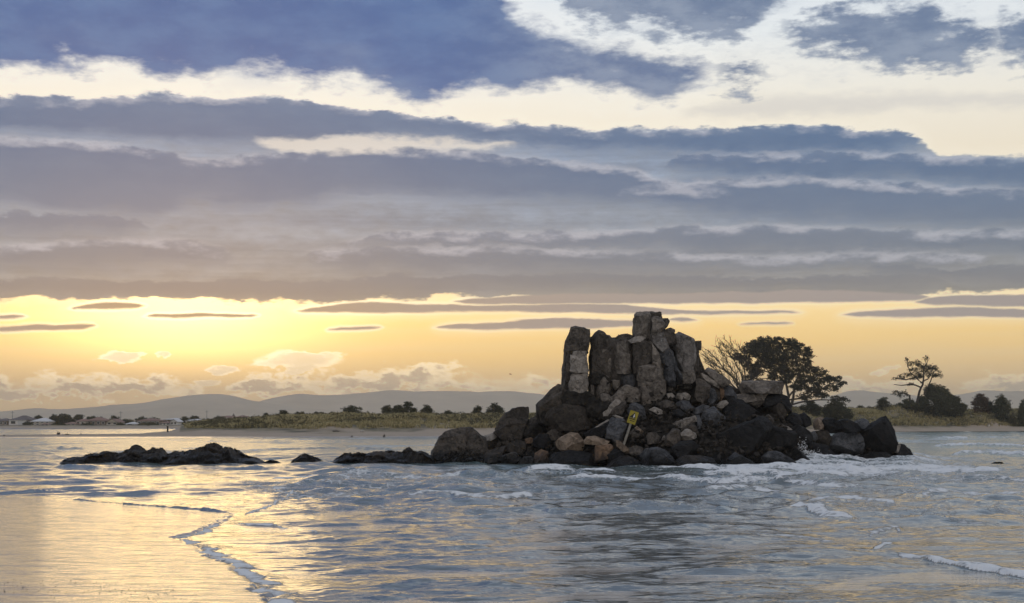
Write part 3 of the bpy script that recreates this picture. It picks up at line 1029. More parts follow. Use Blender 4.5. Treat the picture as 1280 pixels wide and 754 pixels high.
def rock_bm(poly, D, thick, seed, front=.62, ridge=None, edge=.13, amp=.045, lean=.0, grow=1.0, cuts=5):
    """A fractured block: outline ring, a cut-back front face (or upright ridges) and a back, hulled, split and roughened."""
    rnd = random.Random(seed)
    mx = sum(p[0] for p in poly) / len(poly)
    my = sum(p[1] for p in poly) / len(poly)
    poly = [(mx + (x - mx) * grow, my + (y - my) * grow) for x, y in poly]
    pts = [P(x, y, D) for x, y in poly]
    cxy = sum(pts, Vector()) / len(pts)
    zmin, zmax = min(p.z for p in pts), max(p.z for p in pts)
    xmin, xmax = min(p.x for p in pts), max(p.x for p in pts)
    bm = bmesh.new()
    for p in pts:
        bm.verts.new(p + Vector((0, rnd.uniform(-.2, .2) * thick, 0)))
    if ridge:
        for fx, dep in ridge:
            X = xmin + fx * (xmax - xmin)
            zs = []
            n = len(pts)
            for i in range(n):
                a, b2 = pts[i], pts[(i + 1) % n]
                if (a.x - X) * (b2.x - X) <= 0 and abs(a.x - b2.x) > 1e-6:
                    zs.append(a.z + (b2.z - a.z) * (X - a.x) / (b2.x - a.x))
            if len(zs) < 2:
                continue
            zl, zh = min(zs), max(zs)
            ins = .05 * (zh - zl)
            bm.verts.new((X, D - thick * .5 * dep, zl + ins * .3))
            bm.verts.new((X + rnd.uniform(-.03, .03), D - thick * .5 * dep * rnd.uniform(.86, 1.0), zh - ins))
    else:
        tx, tz = rnd.uniform(-.35, .35), rnd.uniform(-.1, .35)
        for i, p in enumerate(pts):
            k = min(.97, .90 * rnd.uniform(.86, 1.06))
            q = cxy.lerp(p, k)
            hf = (q.z - zmin) / max(.01, zmax - zmin) - .5
            wf = (q.x - xmin) / max(.01, xmax - xmin) - .5
            q.y = D - thick * .5 + thick * (lean + tz) * hf + thick * tx * wf
            bm.verts.new(q)
    for p in pts:
        q = cxy.lerp(p, rnd.uniform(.7, .92))
        q.y = D + thick * .5 * rnd.uniform(.8, 1.1)
        bm.verts.new(q)
    r = bmesh.ops.convex_hull(bm, input=bm.verts[:], use_existing_faces=False)
    junk = [g for g in r['geom_interior'] if isinstance(g, bmesh.types.BMVert)]
    if junk:
        bmesh.ops.delete(bm, geom=junk, context='VERTS')
    loose = [v for v in bm.verts if not v.link_faces]
    if loose:
        bmesh.ops.delete(bm, geom=loose, context='VERTS')
    bmesh.ops.dissolve_limit(bm, angle_limit=R(9), verts=bm.verts[:], edges=bm.edges[:])
    cen = cxy.copy()
    chop(bm, cen, rnd, cuts if not ridge else 2, .80 if ridge else .70, .96 if ridge else .93)
    chop(bm, cen, rnd, 2, .8, .95, side=1)
    size = min(xmax - xmin, zmax - zmin)
    rough_up(bm, size, edge, amp, seed)
    return bm, cxy


def finish_rock(name, bm, mat, parent=None, loc=None):
    if loc is not None:
        bmesh.ops.translate(bm, verts=bm.verts[:], vec=-Vector(loc))
    me = bpy.data.meshes.new(name)
    bm.to_mesh(me)
    bm.free()
    me.polygons.foreach_set('use_smooth', [False] * len(me.polygons))
    return link_mesh(name, me, mat, parent, loc)


# ------------------------------------------------------------------ the standing stack: one outcrop, its columns and blocks are parts
stack = empty('rock_stack', (0, 0, 0))
tag(stack, 'tall broken basalt stack of upright grey columns crowning the rocky islet', 'rock stack')
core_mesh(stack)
BACK = [
    ('mid', 76.3, 2.2, [(706, 441), (711, 424), (716, 414), (733, 414), (734, 440), (734, 496), (703, 496)]),
    ('mid', 76.45, 2.2, [(741, 425), (755, 420), (768, 428), (790, 424), (792, 516), (735, 516), (735, 459), (739, 454)]),
    ('mid', 76.45, 2.2, [(793, 402), (798, 394), (826, 395), (830, 414), (832, 516), (788, 516)]),
    ('mid', 77.5, 2.4, [(826, 415), (842, 416), (868, 430), (872, 464), (888, 500), (890, 522), (826, 522)]),
    ('brown', 78.6, 2.4, [(868, 479), (884, 473), (900, 487), (922, 499), (955, 504), (974, 504), (982, 522), (866, 522)]),
]
for i, (mt, D, th_, poly) in enumerate(BACK):
    bm, cc = rock_bm(poly, D, th_, 60 + i, amp=.05, edge=.16, cuts=2)
    finish_rock('block', bm, RM[mt], stack)
W3 = [(.14, .62), (.52, 1.0), (.86, .7)]
W2 = [(.25, 1.0), (.74, .85)]
RS = [(.20, .8), (.62, 1.0)]
STACK = [   # name, rock, depth shift, thickness, ridges, outline
    ('column', 'mid', .2, 1.3, [(.30, .8), (.62, 1.0), (.9, .7)], [(714, 410.5), (722, 410), (730, 410), (736, 413), (736, 425), (735, 441), (729, 441), (722, 438), (714, 438), (705.5, 439), (707, 430), (710.5, 420)]),
    ('column', 'mid', .5, 1.2, W2, [(705.5, 438), (714, 437), (714, 464.5), (702.5, 464.5), (703, 452)]),
    ('column', 'mid', .5, 1.2, W2, [(702.3, 465), (714, 465), (713, 491), (701.5, 490)]),
    ('block', 'light', -.1, 1.1, W3, [(714, 443), (716, 439.5), (733, 439), (733, 446), (726, 449), (719, 446.5)]),
    ('column', 'light', -.2, 1.2, [(.1, .7), (.60, 1.0), (.93, .8)], [(712.5, 445), (719, 443.5), (726, 448), (732.5, 445), (735, 465.5), (726, 466), (716, 465.5), (712.4, 463)]),
    ('column', 'light', -.25, 1.2, [(.06, .8), (.64, 1.0), (.95, .7)], [(713.5, 466.6), (734, 467), (734, 492), (710.5, 492), (712, 478)]),
    ('column', 'mid', .9, 1.4, [(.12, .6), (.45, 1.0), (.85, .9)], [(738, 423), (741, 419), (748, 414.5), (754.5, 416), (758, 421), (758, 448), (752, 459), (739, 458), (738.3, 440)]),
    ('block', 'mid', .9, 1.2, None, [(756, 420), (762, 420), (765, 425), (769, 430), (768, 446), (757, 447), (756, 432)]),
    ('block', 'grey', .5, 1.0, RS, [(750.5, 438), (757, 436), (765.6, 437), (766, 447), (752, 447.5)]),
    ('column', 'grey', .45, 1.0, RS, [(754, 448), (764.5, 448), (767.5, 465), (756, 466)]),
    ('column', 'grey', .1, 1.3, W3, [(767, 446), (774, 441.5), (786, 441.5), (790, 450), (789, 467), (770, 467), (768, 455)]),
    ('block', 'grey', .3, 1.3, RS, [(766, 435), (771, 429), (783, 425), (791, 430), (789, 441.5), (776, 442), (768, 446)]),
    ('block', 'mid', .8, 1.5, None, [(765, 428), (769, 423.5), (773, 419), (784, 417.5), (791, 420), (793, 430), (785, 434), (770, 436)]),
    ('column', 'grey', .6, 1.7, [(.08, .7), (.60, 1.0), (.93, .6)], [(791.5, 424), (792, 400), (793, 395), (797, 392), (803, 391), (811, 391), (812, 400), (813, 425), (803, 425)]),
    ('column', 'mid', 1.1, 1.7, W2, [(806, 391.5), (815, 392), (822, 391), (827, 393), (828.5, 400), (828, 414), (812, 414), (808, 402)]),
    ('block', 'grey', .3, 1.1, None, [(814, 399), (818, 396), (826, 398), (830, 404), (830, 411.5), (824, 416), (814, 421), (813.5, 408)]),
    ('block', 'mid', .6, 1.0, None, [(825, 401), (829, 398.5), (834, 398), (836.5, 402), (834.5, 408), (830, 412.5), (826, 412)]),
    ('block', 'mid', .6, 1.3, None, [(829, 413), (838, 411), (842, 413), (843, 419), (843.5, 433), (836, 437), (827, 432), (823, 421)]),
    ('block', 'guano', .2, 1.2, None, [(813, 419), (824, 413), (831, 420), (836, 434), (839, 446), (829, 445), (820, 434), (813, 429)]),
    ('block', 'light', .1, 1.2, None, [(784, 426), (792, 421.5), (803, 420.5), (807, 423), (799, 428.5), (788, 430)]),
    ('column', 'mid', .1, 1.4, [(.14, .75), (.50, 1.0), (.9, .8)], [(791, 430), (804, 427), (814, 428), (811.5, 440), (813, 457), (797, 460), (796, 467), (789, 466.5), (790, 445)]),
    ('column', 'grey', 0, 1.2, [(.25, .9), (.7, 1.0)], [(813, 428), (818, 432), (823, 443), (828.5, 461), (822, 461), (814, 456), (811, 441)]),
    ('block', 'blue', .35, 1.5, None, [(815, 430), (824, 426), (833, 433), (840, 441), (847, 460), (852, 478), (843, 480), (838, 470), (828, 461), (822, 443)]),
    ('block', 'grey', -.35, 1.3, [(.2, .8), (.55, 1.0), (.88, .7)], [(796.5, 459), (813, 457), (828, 461), (828, 473.5), (818, 478.5), (806, 479.5), (797, 475)]),
    ('block', 'blue', -.2, 1.2, None, [(827, 464), (839, 458), (844, 469.5), (843, 483), (836, 482), (830, 475)]),
    ('column', 'grey', -.5, 1.3, [(.12, .75), (.38, 1.0), (.66, .92), (.94, .7)], [(799, 478), (806, 479.5), (818, 478.5), (828, 474.5), (832.5, 478), (832.5, 490), (825, 501), (812, 506), (802.5, 506), (800.5, 490)]),
    ('column', 'guano', .6, 1.5, [(.10, .7), (.42, 1.0), (.85, .9)], [(844, 421), (849, 417), (856, 420), (867.8, 425), (868.8, 440), (867, 462), (862, 466), (851, 465), (846, 450), (842.5, 435)]),
    ('column', 'mid', .9, 1.1, W2, [(867, 427), (873, 431), (874, 440), (873, 452), (871, 465), (864, 465), (867, 445)]),
    ('block', 'mid', .9, .7, RS, [(869, 427), (876.6, 426), (876.8, 438), (868.6, 436)]),
    ('block', 'grey', .0, 1.2, RS, [(849.5, 465), (858, 465.5), (868, 465), (870, 474), (863, 480), (854, 480), (850, 473)]),
    ('block', 'core', .2, 1.2, None, [(735, 467), (748, 466), (766, 474), (762, 480), (750, 475), (737, 482)]),
    ('column', 'grey', -.05, 1.0, RS, [(751, 474), (758, 470), (762, 474), (756, 486), (752, 499), (743, 500), (745, 487)]),
    ('column', 'grey', .05, .9, RS, [(737.5, 480), (744, 477), (745.5, 487), (743, 498), (736, 498)]),
    ('column', 'grey', -.1, .9, RS, [(759, 480), (765, 478), (766, 484.5), (760, 492), (753.5, 492)]),
    ('block', 'grey', -.1, 1.0, None, [(765, 476), (774, 476), (775, 482), (769, 488), (765, 484)]),
    ('block', 'grey', -.3, 1.0, None, [(753, 492.5), (761, 492.5), (763.5, 499), (760, 505.5), (752, 505), (750.5, 498)]),
    ('block', 'blue', .1, 1.1, RS, [(775, 472), (783, 467.5), (794, 469), (798, 474), (799, 481), (787, 484), (776, 483)]),
    ('block', 'grey', -.2, 1.1, [(.2, .8), (.66, 1.0)], [(774, 485), (783, 482), (798, 485), (801, 491), (800, 501), (786, 504), (776, 501)]),
    ('block', 'grey', -.3, 1.0, None, [(763, 498), (773, 489), (779, 488), (783, 497), (782, 505), (772, 507.5), (763, 504)]),
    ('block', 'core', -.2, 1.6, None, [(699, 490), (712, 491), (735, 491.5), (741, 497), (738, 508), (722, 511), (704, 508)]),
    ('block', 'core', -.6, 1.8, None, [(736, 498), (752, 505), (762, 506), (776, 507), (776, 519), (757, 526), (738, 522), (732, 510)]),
    ('block', 'brown', -.9, 1.7, None, [(688, 511), (705, 506), (730, 508), (740, 520), (736, 537), (712, 541), (690, 537), (680, 524)]),
    ('block', 'mud', -.1, 1.6, None, [(671.5, 519), (671.5, 506), (681, 495), (692, 485), (696, 481.5), (702, 481.5), (706, 490), (706, 506), (700, 521), (686, 528), (676, 526)]),
    ('block', 'core', -.5, 1.2, None, [(671.5, 515), (682, 508), (696, 505), (704, 510), (700, 524), (688, 534), (673, 529)]),
]
for i, (nm, mt, off, th_, rg_, poly) in enumerate(STACK):
    D = (75.4 if min(p[1] for p in poly) < 480 else 74.8) + off
    if mt == 'core':
        rk_amp = .12
    else:
        rk_amp = .035
    bm, cc = rock_bm(poly, D, th_, 100 + i, ridge=rg_, amp=rk_amp, edge=.09, grow=1.09, lean=.1)
    finish_rock(nm, bm, RM[mt], stack)

# ------------------------------------------------------------------ fallen boulders: every one a thing of its own
# rock, shift in depth, thickness, label, outline
B = [
    # leaning, upper middle
    ('light', -.5, .55, 'leaning flat slab with pale worn face above the left of the yellow sign', [(752, 517.5), (762, 506), (770, 500), (775, 499.5), (775.5, 503), (768, 512), (756, 522.5), (753.5, 521)]),
    ('mid', .0, .9, 'rounded grey boulder behind the pale leaning slab near the yellow sign', [(766, 512), (773, 503), (782, 502), (783.5, 508), (778, 517), (766, 522), (757, 523)]),
    ('blue', -.2, 1.2, 'large bluish tent shaped boulder just left of the signpost', [(762, 526), (766, 522), (778, 524), (784, 530), (783, 541), (779, 550), (768, 553), (757, 548), (759, 535)]),
    ('dark', .1, 1.1, 'dark boulder between lit slab edge and the tent shaped boulder', [(728, 542), (748, 536), (763, 526), (765, 530), (760, 546), (748, 552), (735, 550)]),
    ('light', -.35, .4, 'thin tilted plate with lit upper edge painted pale, rising towards the yellow sign', [(732, 541), (748, 533), (764, 522.5), (766, 525), (752, 537), (746, 543.5), (736, 543.5)]),  # pale rock colour stands in for light along the plate's top edge
    ('light', -.5, .4, 'small flat pale stone lying on top of the tent shaped boulder', [(765.5, 519.5), (770, 518.5), (779, 522), (778.5, 525), (771, 523.5)]),
    ('blue', .1, 1.0, 'blue grey wedge standing directly behind the yellow sign', [(787, 506), (794, 503), (801, 506), (806, 514), (806, 523), (796, 528), (786, 525), (785, 514)]),
    ('tan', -.3, .4, 'small pinkish chip of rock just right of the top of the signpost', [(793, 535), (796, 532.5), (800, 535), (805, 540), (802, 543), (796, 540)]),
    ('mid', .0, .6, 'brown stone under the small pinkish chip right of the signpost', [(787, 541), (793, 536), (801, 543), (797, 547.5), (789, 547)]),
    ('mid', -.3, .8, 'squarish brown block under the dark overhang right of the signpost', [(808, 545), (811, 541), (820, 541), (825.5, 547), (823, 554.5), (809, 556)]),
    ('grey', -.2, .35, 'thin upright sliver of rock between the squarish brown block and a speckled boulder', [(827, 549), (830, 543.5), (831.5, 545), (828.5, 558), (826, 558)]),
    ('mid', -.3, 1.0, 'speckled brown grey boulder under the pale flat capped stone', [(829, 557), (832, 545), (841, 536), (849, 538), (852, 548), (841, 558.5)]),
    ('light', -.6, .8, 'pale flat topped stone in the middle of the dark right flank', [(847.5, 546), (853, 541), (856, 536.5), (862, 537), (869, 542), (870.5, 546), (868, 549), (862, 549), (858, 551), (851, 549)]),
    ('grey', -.2, .9, 'long smooth mauve grey slab pointing down left below the rubble', [(840, 532), (845, 527), (858, 522.5), (870, 519), (869, 527), (855, 535), (842, 536)]),
    ('blue', -.1, .9, 'slate blue end face beside the long mauve grey slab', [(868, 520), (874, 519), (877.5, 530), (875, 538), (869, 537), (867, 528)]),
    ('brown', .1, .9, 'dark olive block tucked under the long mauve grey slab', [(851, 536), (868, 528), (873, 538), (868, 546), (857, 544), (853, 541)]),
    ('blue', .0, 1.3, 'round faced blue grey block above the long black sloping slab', [(877, 522), (879, 515), (885, 510), (893, 509), (900, 515), (907.5, 522), (902, 529), (890, 535), (879, 534)]),
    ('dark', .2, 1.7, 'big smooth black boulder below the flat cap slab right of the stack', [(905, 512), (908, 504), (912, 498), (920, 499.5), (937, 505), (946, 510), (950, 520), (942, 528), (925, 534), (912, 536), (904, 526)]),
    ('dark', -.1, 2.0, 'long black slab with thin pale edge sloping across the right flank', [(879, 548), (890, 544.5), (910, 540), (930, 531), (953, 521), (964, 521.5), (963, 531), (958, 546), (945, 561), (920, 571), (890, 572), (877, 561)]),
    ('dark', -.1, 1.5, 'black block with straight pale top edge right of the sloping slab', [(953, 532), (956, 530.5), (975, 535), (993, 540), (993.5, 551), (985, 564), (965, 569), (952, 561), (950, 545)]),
    ('light', .0, .5, 'small pale wedge resting on the black block with straight top edge', [(974, 530), (985, 533), (989.5, 537.5), (983, 538), (976, 535)]),
    ('blue', -.5, 1.2, 'low grey ribbed boulder at the water under the black block', [(953, 571), (960.5, 564), (971.6, 564), (984, 571.5), (991, 578), (988, 583), (953, 583)]),
    ('blue', -.3, 1.1, 'low slate boulder with one straight edge at the water under the long slab', [(898, 583), (908, 574), (919, 566), (925, 569), (935, 574), (947, 583)]),
    # upper right
    ('grey', .6, 1.3, 'long grey block lying flat with upright grooves, in front of the pine', [(925.5, 480), (930, 476.5), (950, 476), (976, 477), (977.5, 484), (976.5, 492.5), (950, 493.5), (927, 492)]),
    ('grey', .3, 1.2, 'flat pale capped slab under the long grooved block', [(919, 494), (926, 492), (958, 492.5), (952, 497), (950, 500), (951, 505.5), (945, 509), (932, 504), (920, 501)]),
    ('dark', .4, 1.3, 'dark wedge under the right end of the long grooved block', [(957, 494), (964, 492), (978, 492), (979, 501), (970, 505), (958, 509), (951, 508), (953, 499)]),
    ('grey', .3, 1.0, 'tilted grey slab highest on the right shoulder beside the bare tree', [(877, 467), (885, 460.5), (893, 464), (912, 478), (910, 482), (902, 485), (893, 477), (882, 472)]),
    ('light', -.1, .7, 'thin pale sheet sloping down right under the highest shoulder slab', [(867, 466), (876, 466.5), (884, 470), (900, 482), (899, 487), (890, 482), (876, 474)]),
    ('brown', .0, 1.0, 'dark slot filling block below the thin pale sheet', [(888, 482), (900, 486), (898, 500), (893, 503), (889, 492)]),
    ('mid', -.3, 1.4, 'brown pyramid shaped boulder at the right foot of the stack', [(868, 475), (877, 474), (887, 483), (883, 494), (884, 505), (872, 509), (861, 506), (864, 490)]),
    ('blue', -.2, 1.1, 'bluish leaning face against the brown pyramid shaped boulder', [(886.5, 483.5), (892, 487), (895.5, 499), (890, 508), (884, 506), (881, 494)]),
    ('orange', .1, .7, 'narrow rust brown piece standing between two bluish faces', [(899, 485), (904, 481.5), (905, 494), (899, 503), (896.5, 499)]),
    ('blue', .2, 1.0, 'triangular blue grey face below the highest shoulder slab', [(903.5, 481), (910, 481), (921, 494), (920, 500), (904, 499)]),
    ('light', -.2, .6, 'small pointed pale rock left of the big smooth black boulder', [(895, 507), (902, 501), (908, 500.5), (910.5, 504), (905, 509), (897, 514)]),
    ('blue', -.3, .6, 'narrow slab with a white streak on its edge above the round faced block', [(859, 520), (868, 511), (878, 506), (887, 508), (880, 515), (868, 519)]),
    # rubble pocket right of the lowest column
    ('light', -.1, .8, 'pale yellowish stone in the rubble pocket at the stack foot', [(844, 497), (847, 491.5), (857, 490.5), (864, 495), (861, 500.5), (850, 501.5)]),
    ('blue', -.2, .8, 'purple grey stone in the middle of the rubble pocket', [(845, 504), (854, 500.5), (861, 503), (868, 511), (860, 517), (850, 512)]),
    ('light', -.5, .5, 'flat pale stone lying on the lip of the dark overhang', [(811, 512.5), (818, 508.5), (828, 513), (828.5, 517), (822, 518.5), (816, 515.5)]),
    ('light', .0, .4, 'small pale flake at the foot of the white streaked column', [(843, 479), (852, 479), (853.5, 482), (846, 483.5)]),
    ('grey', .0, .6, 'long flat grey flake below the block right of the stack', [(849, 485), (857, 481), (871.5, 481), (868, 486), (856, 487.5)]),
    ('grey', .0, .4, 'small grey stone beside the lowest column, upper of two', [(834, 483), (841, 484), (841, 490), (834, 489)]),
    ('light', -.2, .4, 'small whitish stone beside the lowest column, lower of two', [(832, 492), (840, 491.5), (844, 496), (835, 499)]),
    ('dark', -.1, .8, 'blue black stone under the purple grey stone of the rubble pocket', [(838, 514), (848, 511.5), (857, 517), (850, 522), (838, 520)]),
    ('mid', -.2, .7, 'grey stone left edge of the rubble pocket under the lowest column', [(822, 505), (832, 499.5), (842, 503), (843, 510), (830, 513)]),
    # lower front row
    ('tan', -.6, 1.3, 'large tan flat faced boulder in the lower left front', [(693.5, 552), (705, 543.5), (713, 540.5), (722, 542), (729, 549), (730, 556), (728, 563), (717, 562), (703, 563.5), (696, 558)]),
    ('tan', -.6, .9, 'tan stone with pointed right tip beside the large tan boulder', [(730.3, 550.7), (734.3, 546), (743, 545), (753.4, 551), (761, 552), (758, 555.5), (752, 556.5), (744, 556), (731, 555)]),
    ('orange', -.8, 1.1, 'rusty orange topped block with wet black base at the water', [(745, 558), (752, 557), (763, 555.5), (766, 561), (765, 568), (758, 577), (742, 579), (743, 566)]),
    ('tan', -.9, .6, 'narrow tan slab leaning below the foot of the signpost', [(770, 550.7), (774, 551.5), (779, 556), (787, 563.4), (786, 566.6), (782, 567.6), (779.5, 562.6), (771, 558)]),
    ('brown', -.9, 1.6, 'low dark humped boulder at the water below the signpost', [(756, 585), (768, 574.5), (776, 570.5), (785, 570), (795, 574), (803, 579), (806, 585)]),
    ('blue', -.9, 1.4, 'broken slate blue boulder with ribbed right face at the water', [(800, 569), (808, 561), (822, 559), (832, 563), (838, 570), (845, 580), (830, 584), (802, 585)]),
    ('dark', -.4, 1.7, 'long low black boulder under the large tan boulder', [(694, 567), (712, 562.5), (730, 565.5), (741, 567), (743, 581), (690, 582), (685, 575)]),
    ('orange', -.8, .8, 'small orange capped boulder left of the long low black boulder', [(669, 567), (677, 561.4), (685, 565), (686, 570), (688, 581), (668, 582)]),
    ('orange', -.5, .6, 'small rust coloured stone high in the dark left rubble', [(656, 549), (666, 546), (669.5, 548), (664, 554.5), (657, 555)]),
    ('mid', -.7, .9, 'tan brown boulder among dark ones at the left water edge', [(626, 571), (640, 565.5), (646, 566.5), (652, 575), (642, 581), (627, 580)]),
    ('mid', -.7, .8, 'rounded brown boulder with a ring mark between two orange tinted ones', [(649, 577), (655, 571), (663, 569.5), (669, 574), (670, 582), (647, 582)]),
    ('brown', -.2, 1.1, 'dark flat stone above the tan brown boulder at left', [(634, 556), (645, 551), (656, 552), (657, 562), (650, 570), (640, 566), (633, 564)]),
    ('dark', -.2, 1.0, 'black rounded boulder just left of the large tan boulder', [(667, 550), (675, 543), (684, 543), (690, 552), (687, 562), (676, 563), (668, 558)]),
    ('mid', .0, .9, 'ragged grey boulder behind the black rounded boulder', [(683, 542), (693, 535.5), (703, 537.5), (711, 537), (705, 546), (694, 553), (689, 550)]),
    ('light', -.4, 1.1, 'sloping slab with a smooth pale top behind the leftmost boulder', [(606, 544.5), (617.5, 540.5), (624, 541.5), (623.5, 546), (614, 551), (608, 552.5)]),
    ('brown', -.1, 1.6, 'dark brown boulder carrying the pale topped slab behind the leftmost boulder', [(605, 549), (616, 544), (626, 542), (636, 545), (635, 557), (622, 563), (608, 567), (602, 560)]),
    ('mud', .0, 1.8, 'big upright wedge boulder with slanting left edge over the left rubble', [(620, 536), (625, 527), (629, 519.5), (641, 511), (651, 511), (657, 509), (660.3, 509.8), (660, 523), (656, 531.5), (638, 530), (629, 534)]),
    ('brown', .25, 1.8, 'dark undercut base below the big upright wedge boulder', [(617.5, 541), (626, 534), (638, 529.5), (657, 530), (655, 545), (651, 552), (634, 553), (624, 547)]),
    ('mid', .3, 1.1, 'low rounded boulder beside the big wedge boulder on its right', [(658, 526), (667, 521), (675, 521), (678, 527), (672, 533), (659, 533)]),
    ('core', .1, 1.3, 'crumbly dark brown boulder below the tilted left end of the stack', [(655, 533), (672, 529), (686, 528), (692, 540), (679, 546), (660, 550), (654, 543)]),
    ('mud', -.6, 2.2, 'leftmost big rounded boulder standing in the water', [(541, 572), (541.5, 565), (547, 557), (549, 547), (556, 541), (567, 538.5), (576, 535.5), (582, 537), (586, 548), (584, 566), (575, 583), (543, 583)]),
    ('mud', -.3, 2.0, 'right half of the split boulder at the left end, with smooth grey face', [(577, 536), (582, 534.8), (590, 535.3), (597, 541), (606, 547), (607.5, 555), (611, 562), (602, 574), (590, 583), (570, 583), (576, 560)]),
    ('brown', -.6, 1.3, 'low wet brown boulder at the water right of the split boulder', [(601, 574), (611, 563), (622, 560), (634, 558), (636, 566), (627, 575), (623, 583), (599, 583)]),
    ('light', -.9, .35, 'small pale stone at the water beside the split boulder', [(609.5, 574), (615, 573), (616, 577), (610, 581)]),
    ('dark', -.5, 1.0, 'wet black boulder in the gap between the orange block and the humped one', [(757, 570), (767, 562), (776, 563), (781, 569), (772, 575), (760, 580)]),
    ('mid', -.3, .9, 'small umber boulder under the tan slab near the signpost', [(786, 560), (795, 557), (803, 560), (802, 567), (792, 570), (786, 567)]),
    ('dark', -.2, 1.3, 'black boulder below the speckled brown boulder', [(838, 560), (850, 552), (864, 551), (874, 558), (872, 570), (852, 576), (842, 571)]),
    ('brown', -.6, 1.3, 'low dark boulder at the water right of the broken slate boulder', [(842, 577), (856, 570), (874, 569), (890, 573), (898, 583), (888, 586), (846, 586)]),
    # right end
    ('tan', .6, .9, 'beige rounded boulder standing alone against the dune grass', [(1017.6, 529), (1020, 524), (1023.4, 521.7), (1031, 522.5), (1030, 533), (1028.7, 538), (1018, 537)]),
    ('dark', .3, 1.1, 'black boulder right beside the beige rounded one', [(1028, 525), (1034, 523), (1044, 523.5), (1047, 530), (1047, 541), (1030, 541), (1028, 534)]),
    ('dark', .1, 1.5, 'black humped boulder in the middle of the right end group', [(1043, 528), (1052.7, 524), (1061, 524.4), (1067, 531), (1075, 534.6), (1071, 541), (1050, 542), (1044, 537)]),
    ('blue', .5, 1.0, 'boulder with pale slanting top behind the black humped one', [(1064, 529), (1077, 522.5), (1083, 524.5), (1087, 532), (1080, 537), (1068, 535)]),
    ('dark', -.1, 1.9, 'tallest black pointed boulder of the right end, shaped like a fin', [(1073, 542), (1088, 532), (1100.8, 523), (1105.5, 520.3), (1111, 526.4), (1114, 536), (1116.5, 545), (1119, 555), (1115.5, 564), (1105, 568), (1082, 560)]),
    ('blue', -.4, 1.4, 'low boulder with mauve flat top in front of the black humped one', [(1047, 542), (1056, 539.5), (1074, 541), (1079, 551), (1075, 566), (1050, 569), (1034, 561), (1035, 548)]),
    ('brown', .1, 1.2, 'dull brown block under the beige rounded boulder', [(1016, 540), (1033, 537.5), (1038, 548), (1034, 559), (1017, 557)]),
    ('dark', -.2, 1.3, 'last sloping black boulder at the right tip with grey flat side', [(1117, 556), (1126, 555.8), (1135, 560.2), (1140, 571), (1141.5, 579), (1126, 582), (1111, 574), (1113, 564)]),
    ('light', -.9, .5, 'grey smooth flake leaning on the last boulder at the right tip', [(1116, 557), (1125.5, 556), (1120.5, 567), (1113.5, 565)]),
    ('blue', -.7, .7, 'wet grey plate at the water under the last right boulder', [(1111, 573), (1120, 569.5), (1130, 580), (1118, 582)]),
    ('dark', -.6, 1.0, 'low wet black boulder in the surf below the mauve topped one', [(1041, 570), (1056, 566.5), (1072, 568.5), (1079, 578), (1060, 580), (1043, 578)]),
    ('dark', -.6, 1.0, 'low wet black boulder in the surf below the fin shaped one', [(1071, 570), (1090, 566), (1108, 565.5), (1117, 573), (1112, 581), (1080, 581)]),
    ('dark', -.5, .5, 'tiny black rock in the water at the outermost right tip', [(1139, 577), (1147, 573), (1152.5, 578), (1140, 581)]),
    # right shoulder, below the pine
    ('dark', .3, 1.1, 'black block below the pine trunk, left of two', [(979, 522), (990, 516.5), (1000, 518.5), (1000.5, 530), (988, 535), (978, 531)]),
    ('dark', .3, 1.1, 'black block below the pine trunk, right of two', [(998.5, 519), (1005, 516), (1012.5, 523), (1012.5, 531), (1005, 535), (999, 529)]),
    ('brown', .2, 1.1, 'rust stained dark boulder below the dark wedge under the grooved block', [(959, 511), (972, 504.5), (980, 505), (985, 515), (978, 525), (964, 521)]),
    ('dark', .3, 1.2, 'narrow black boulder below the right end of the grooved block, by the pine', [(977, 493), (983, 496), (988, 508), (986, 517), (975, 511), (968, 505)]),
    ('dark', -.1, 1.4, 'purple black boulder between the straight edged block and the right end', [(989, 537), (996, 530.5), (1006, 535.5), (1012.5, 543), (1012.5, 557), (1004, 567), (992, 561), (989, 547)]),
    ('blue', .0, .7, 'small blue grey stone in the dip before the right end group', [(1008, 543), (1018, 538.5), (1021, 545), (1018, 553), (1009, 549)]),
    ('dark', -.3, 1.2, 'low black boulder behind the splash of surf', [(1000, 564), (1012, 552), (1020, 555), (1034, 557), (1042, 569), (1030, 574), (1010, 573)]),
    ('dark', -.5, 1.1, 'wet black boulder left of the splash of surf', [(984, 565), (993, 560.5), (1003, 566), (1011, 574), (1010, 581), (988, 582), (983, 574)]),
    ('mid', .0, .9, 'pale lipped stone where the long slab meets the straight edged block', [(954, 522), (960, 518), (966, 523), (964, 533), (956, 531)]),
]
for i, (mt, off, th_, lab, poly) in enumerate(B):
    ax = sum(p[0] for p in poly) / len(poly)
    ay = sum(p[1] for p in poly) / len(poly)
    D = core_depth(ax, ay) + off * .7 - .15 * th_
    wpx = max(p[0] for p in poly) - min(p[0] for p in poly)
    hpx = max(p[1] for p in poly) - min(p[1] for p in poly)
    th_ = th_ * 1.15
    small = wpx * hpx < 140
    bm, cc = rock_bm(poly, D, th_, 300 + i, edge=.075 if small else .10, amp=.03, lean=.3, grow=1.07, cuts=3 if small else 6)
    nm = 'stone' if small else 'boulder'
    cc.z = min(P(p[0], p[1], D).z for p in poly)
    o = finish_rock(nm, bm, RM[mt], None, cc)
    tag(o, lab, 'stone' if small else 'boulder', 'fallen boulders heaped round the rock stack')

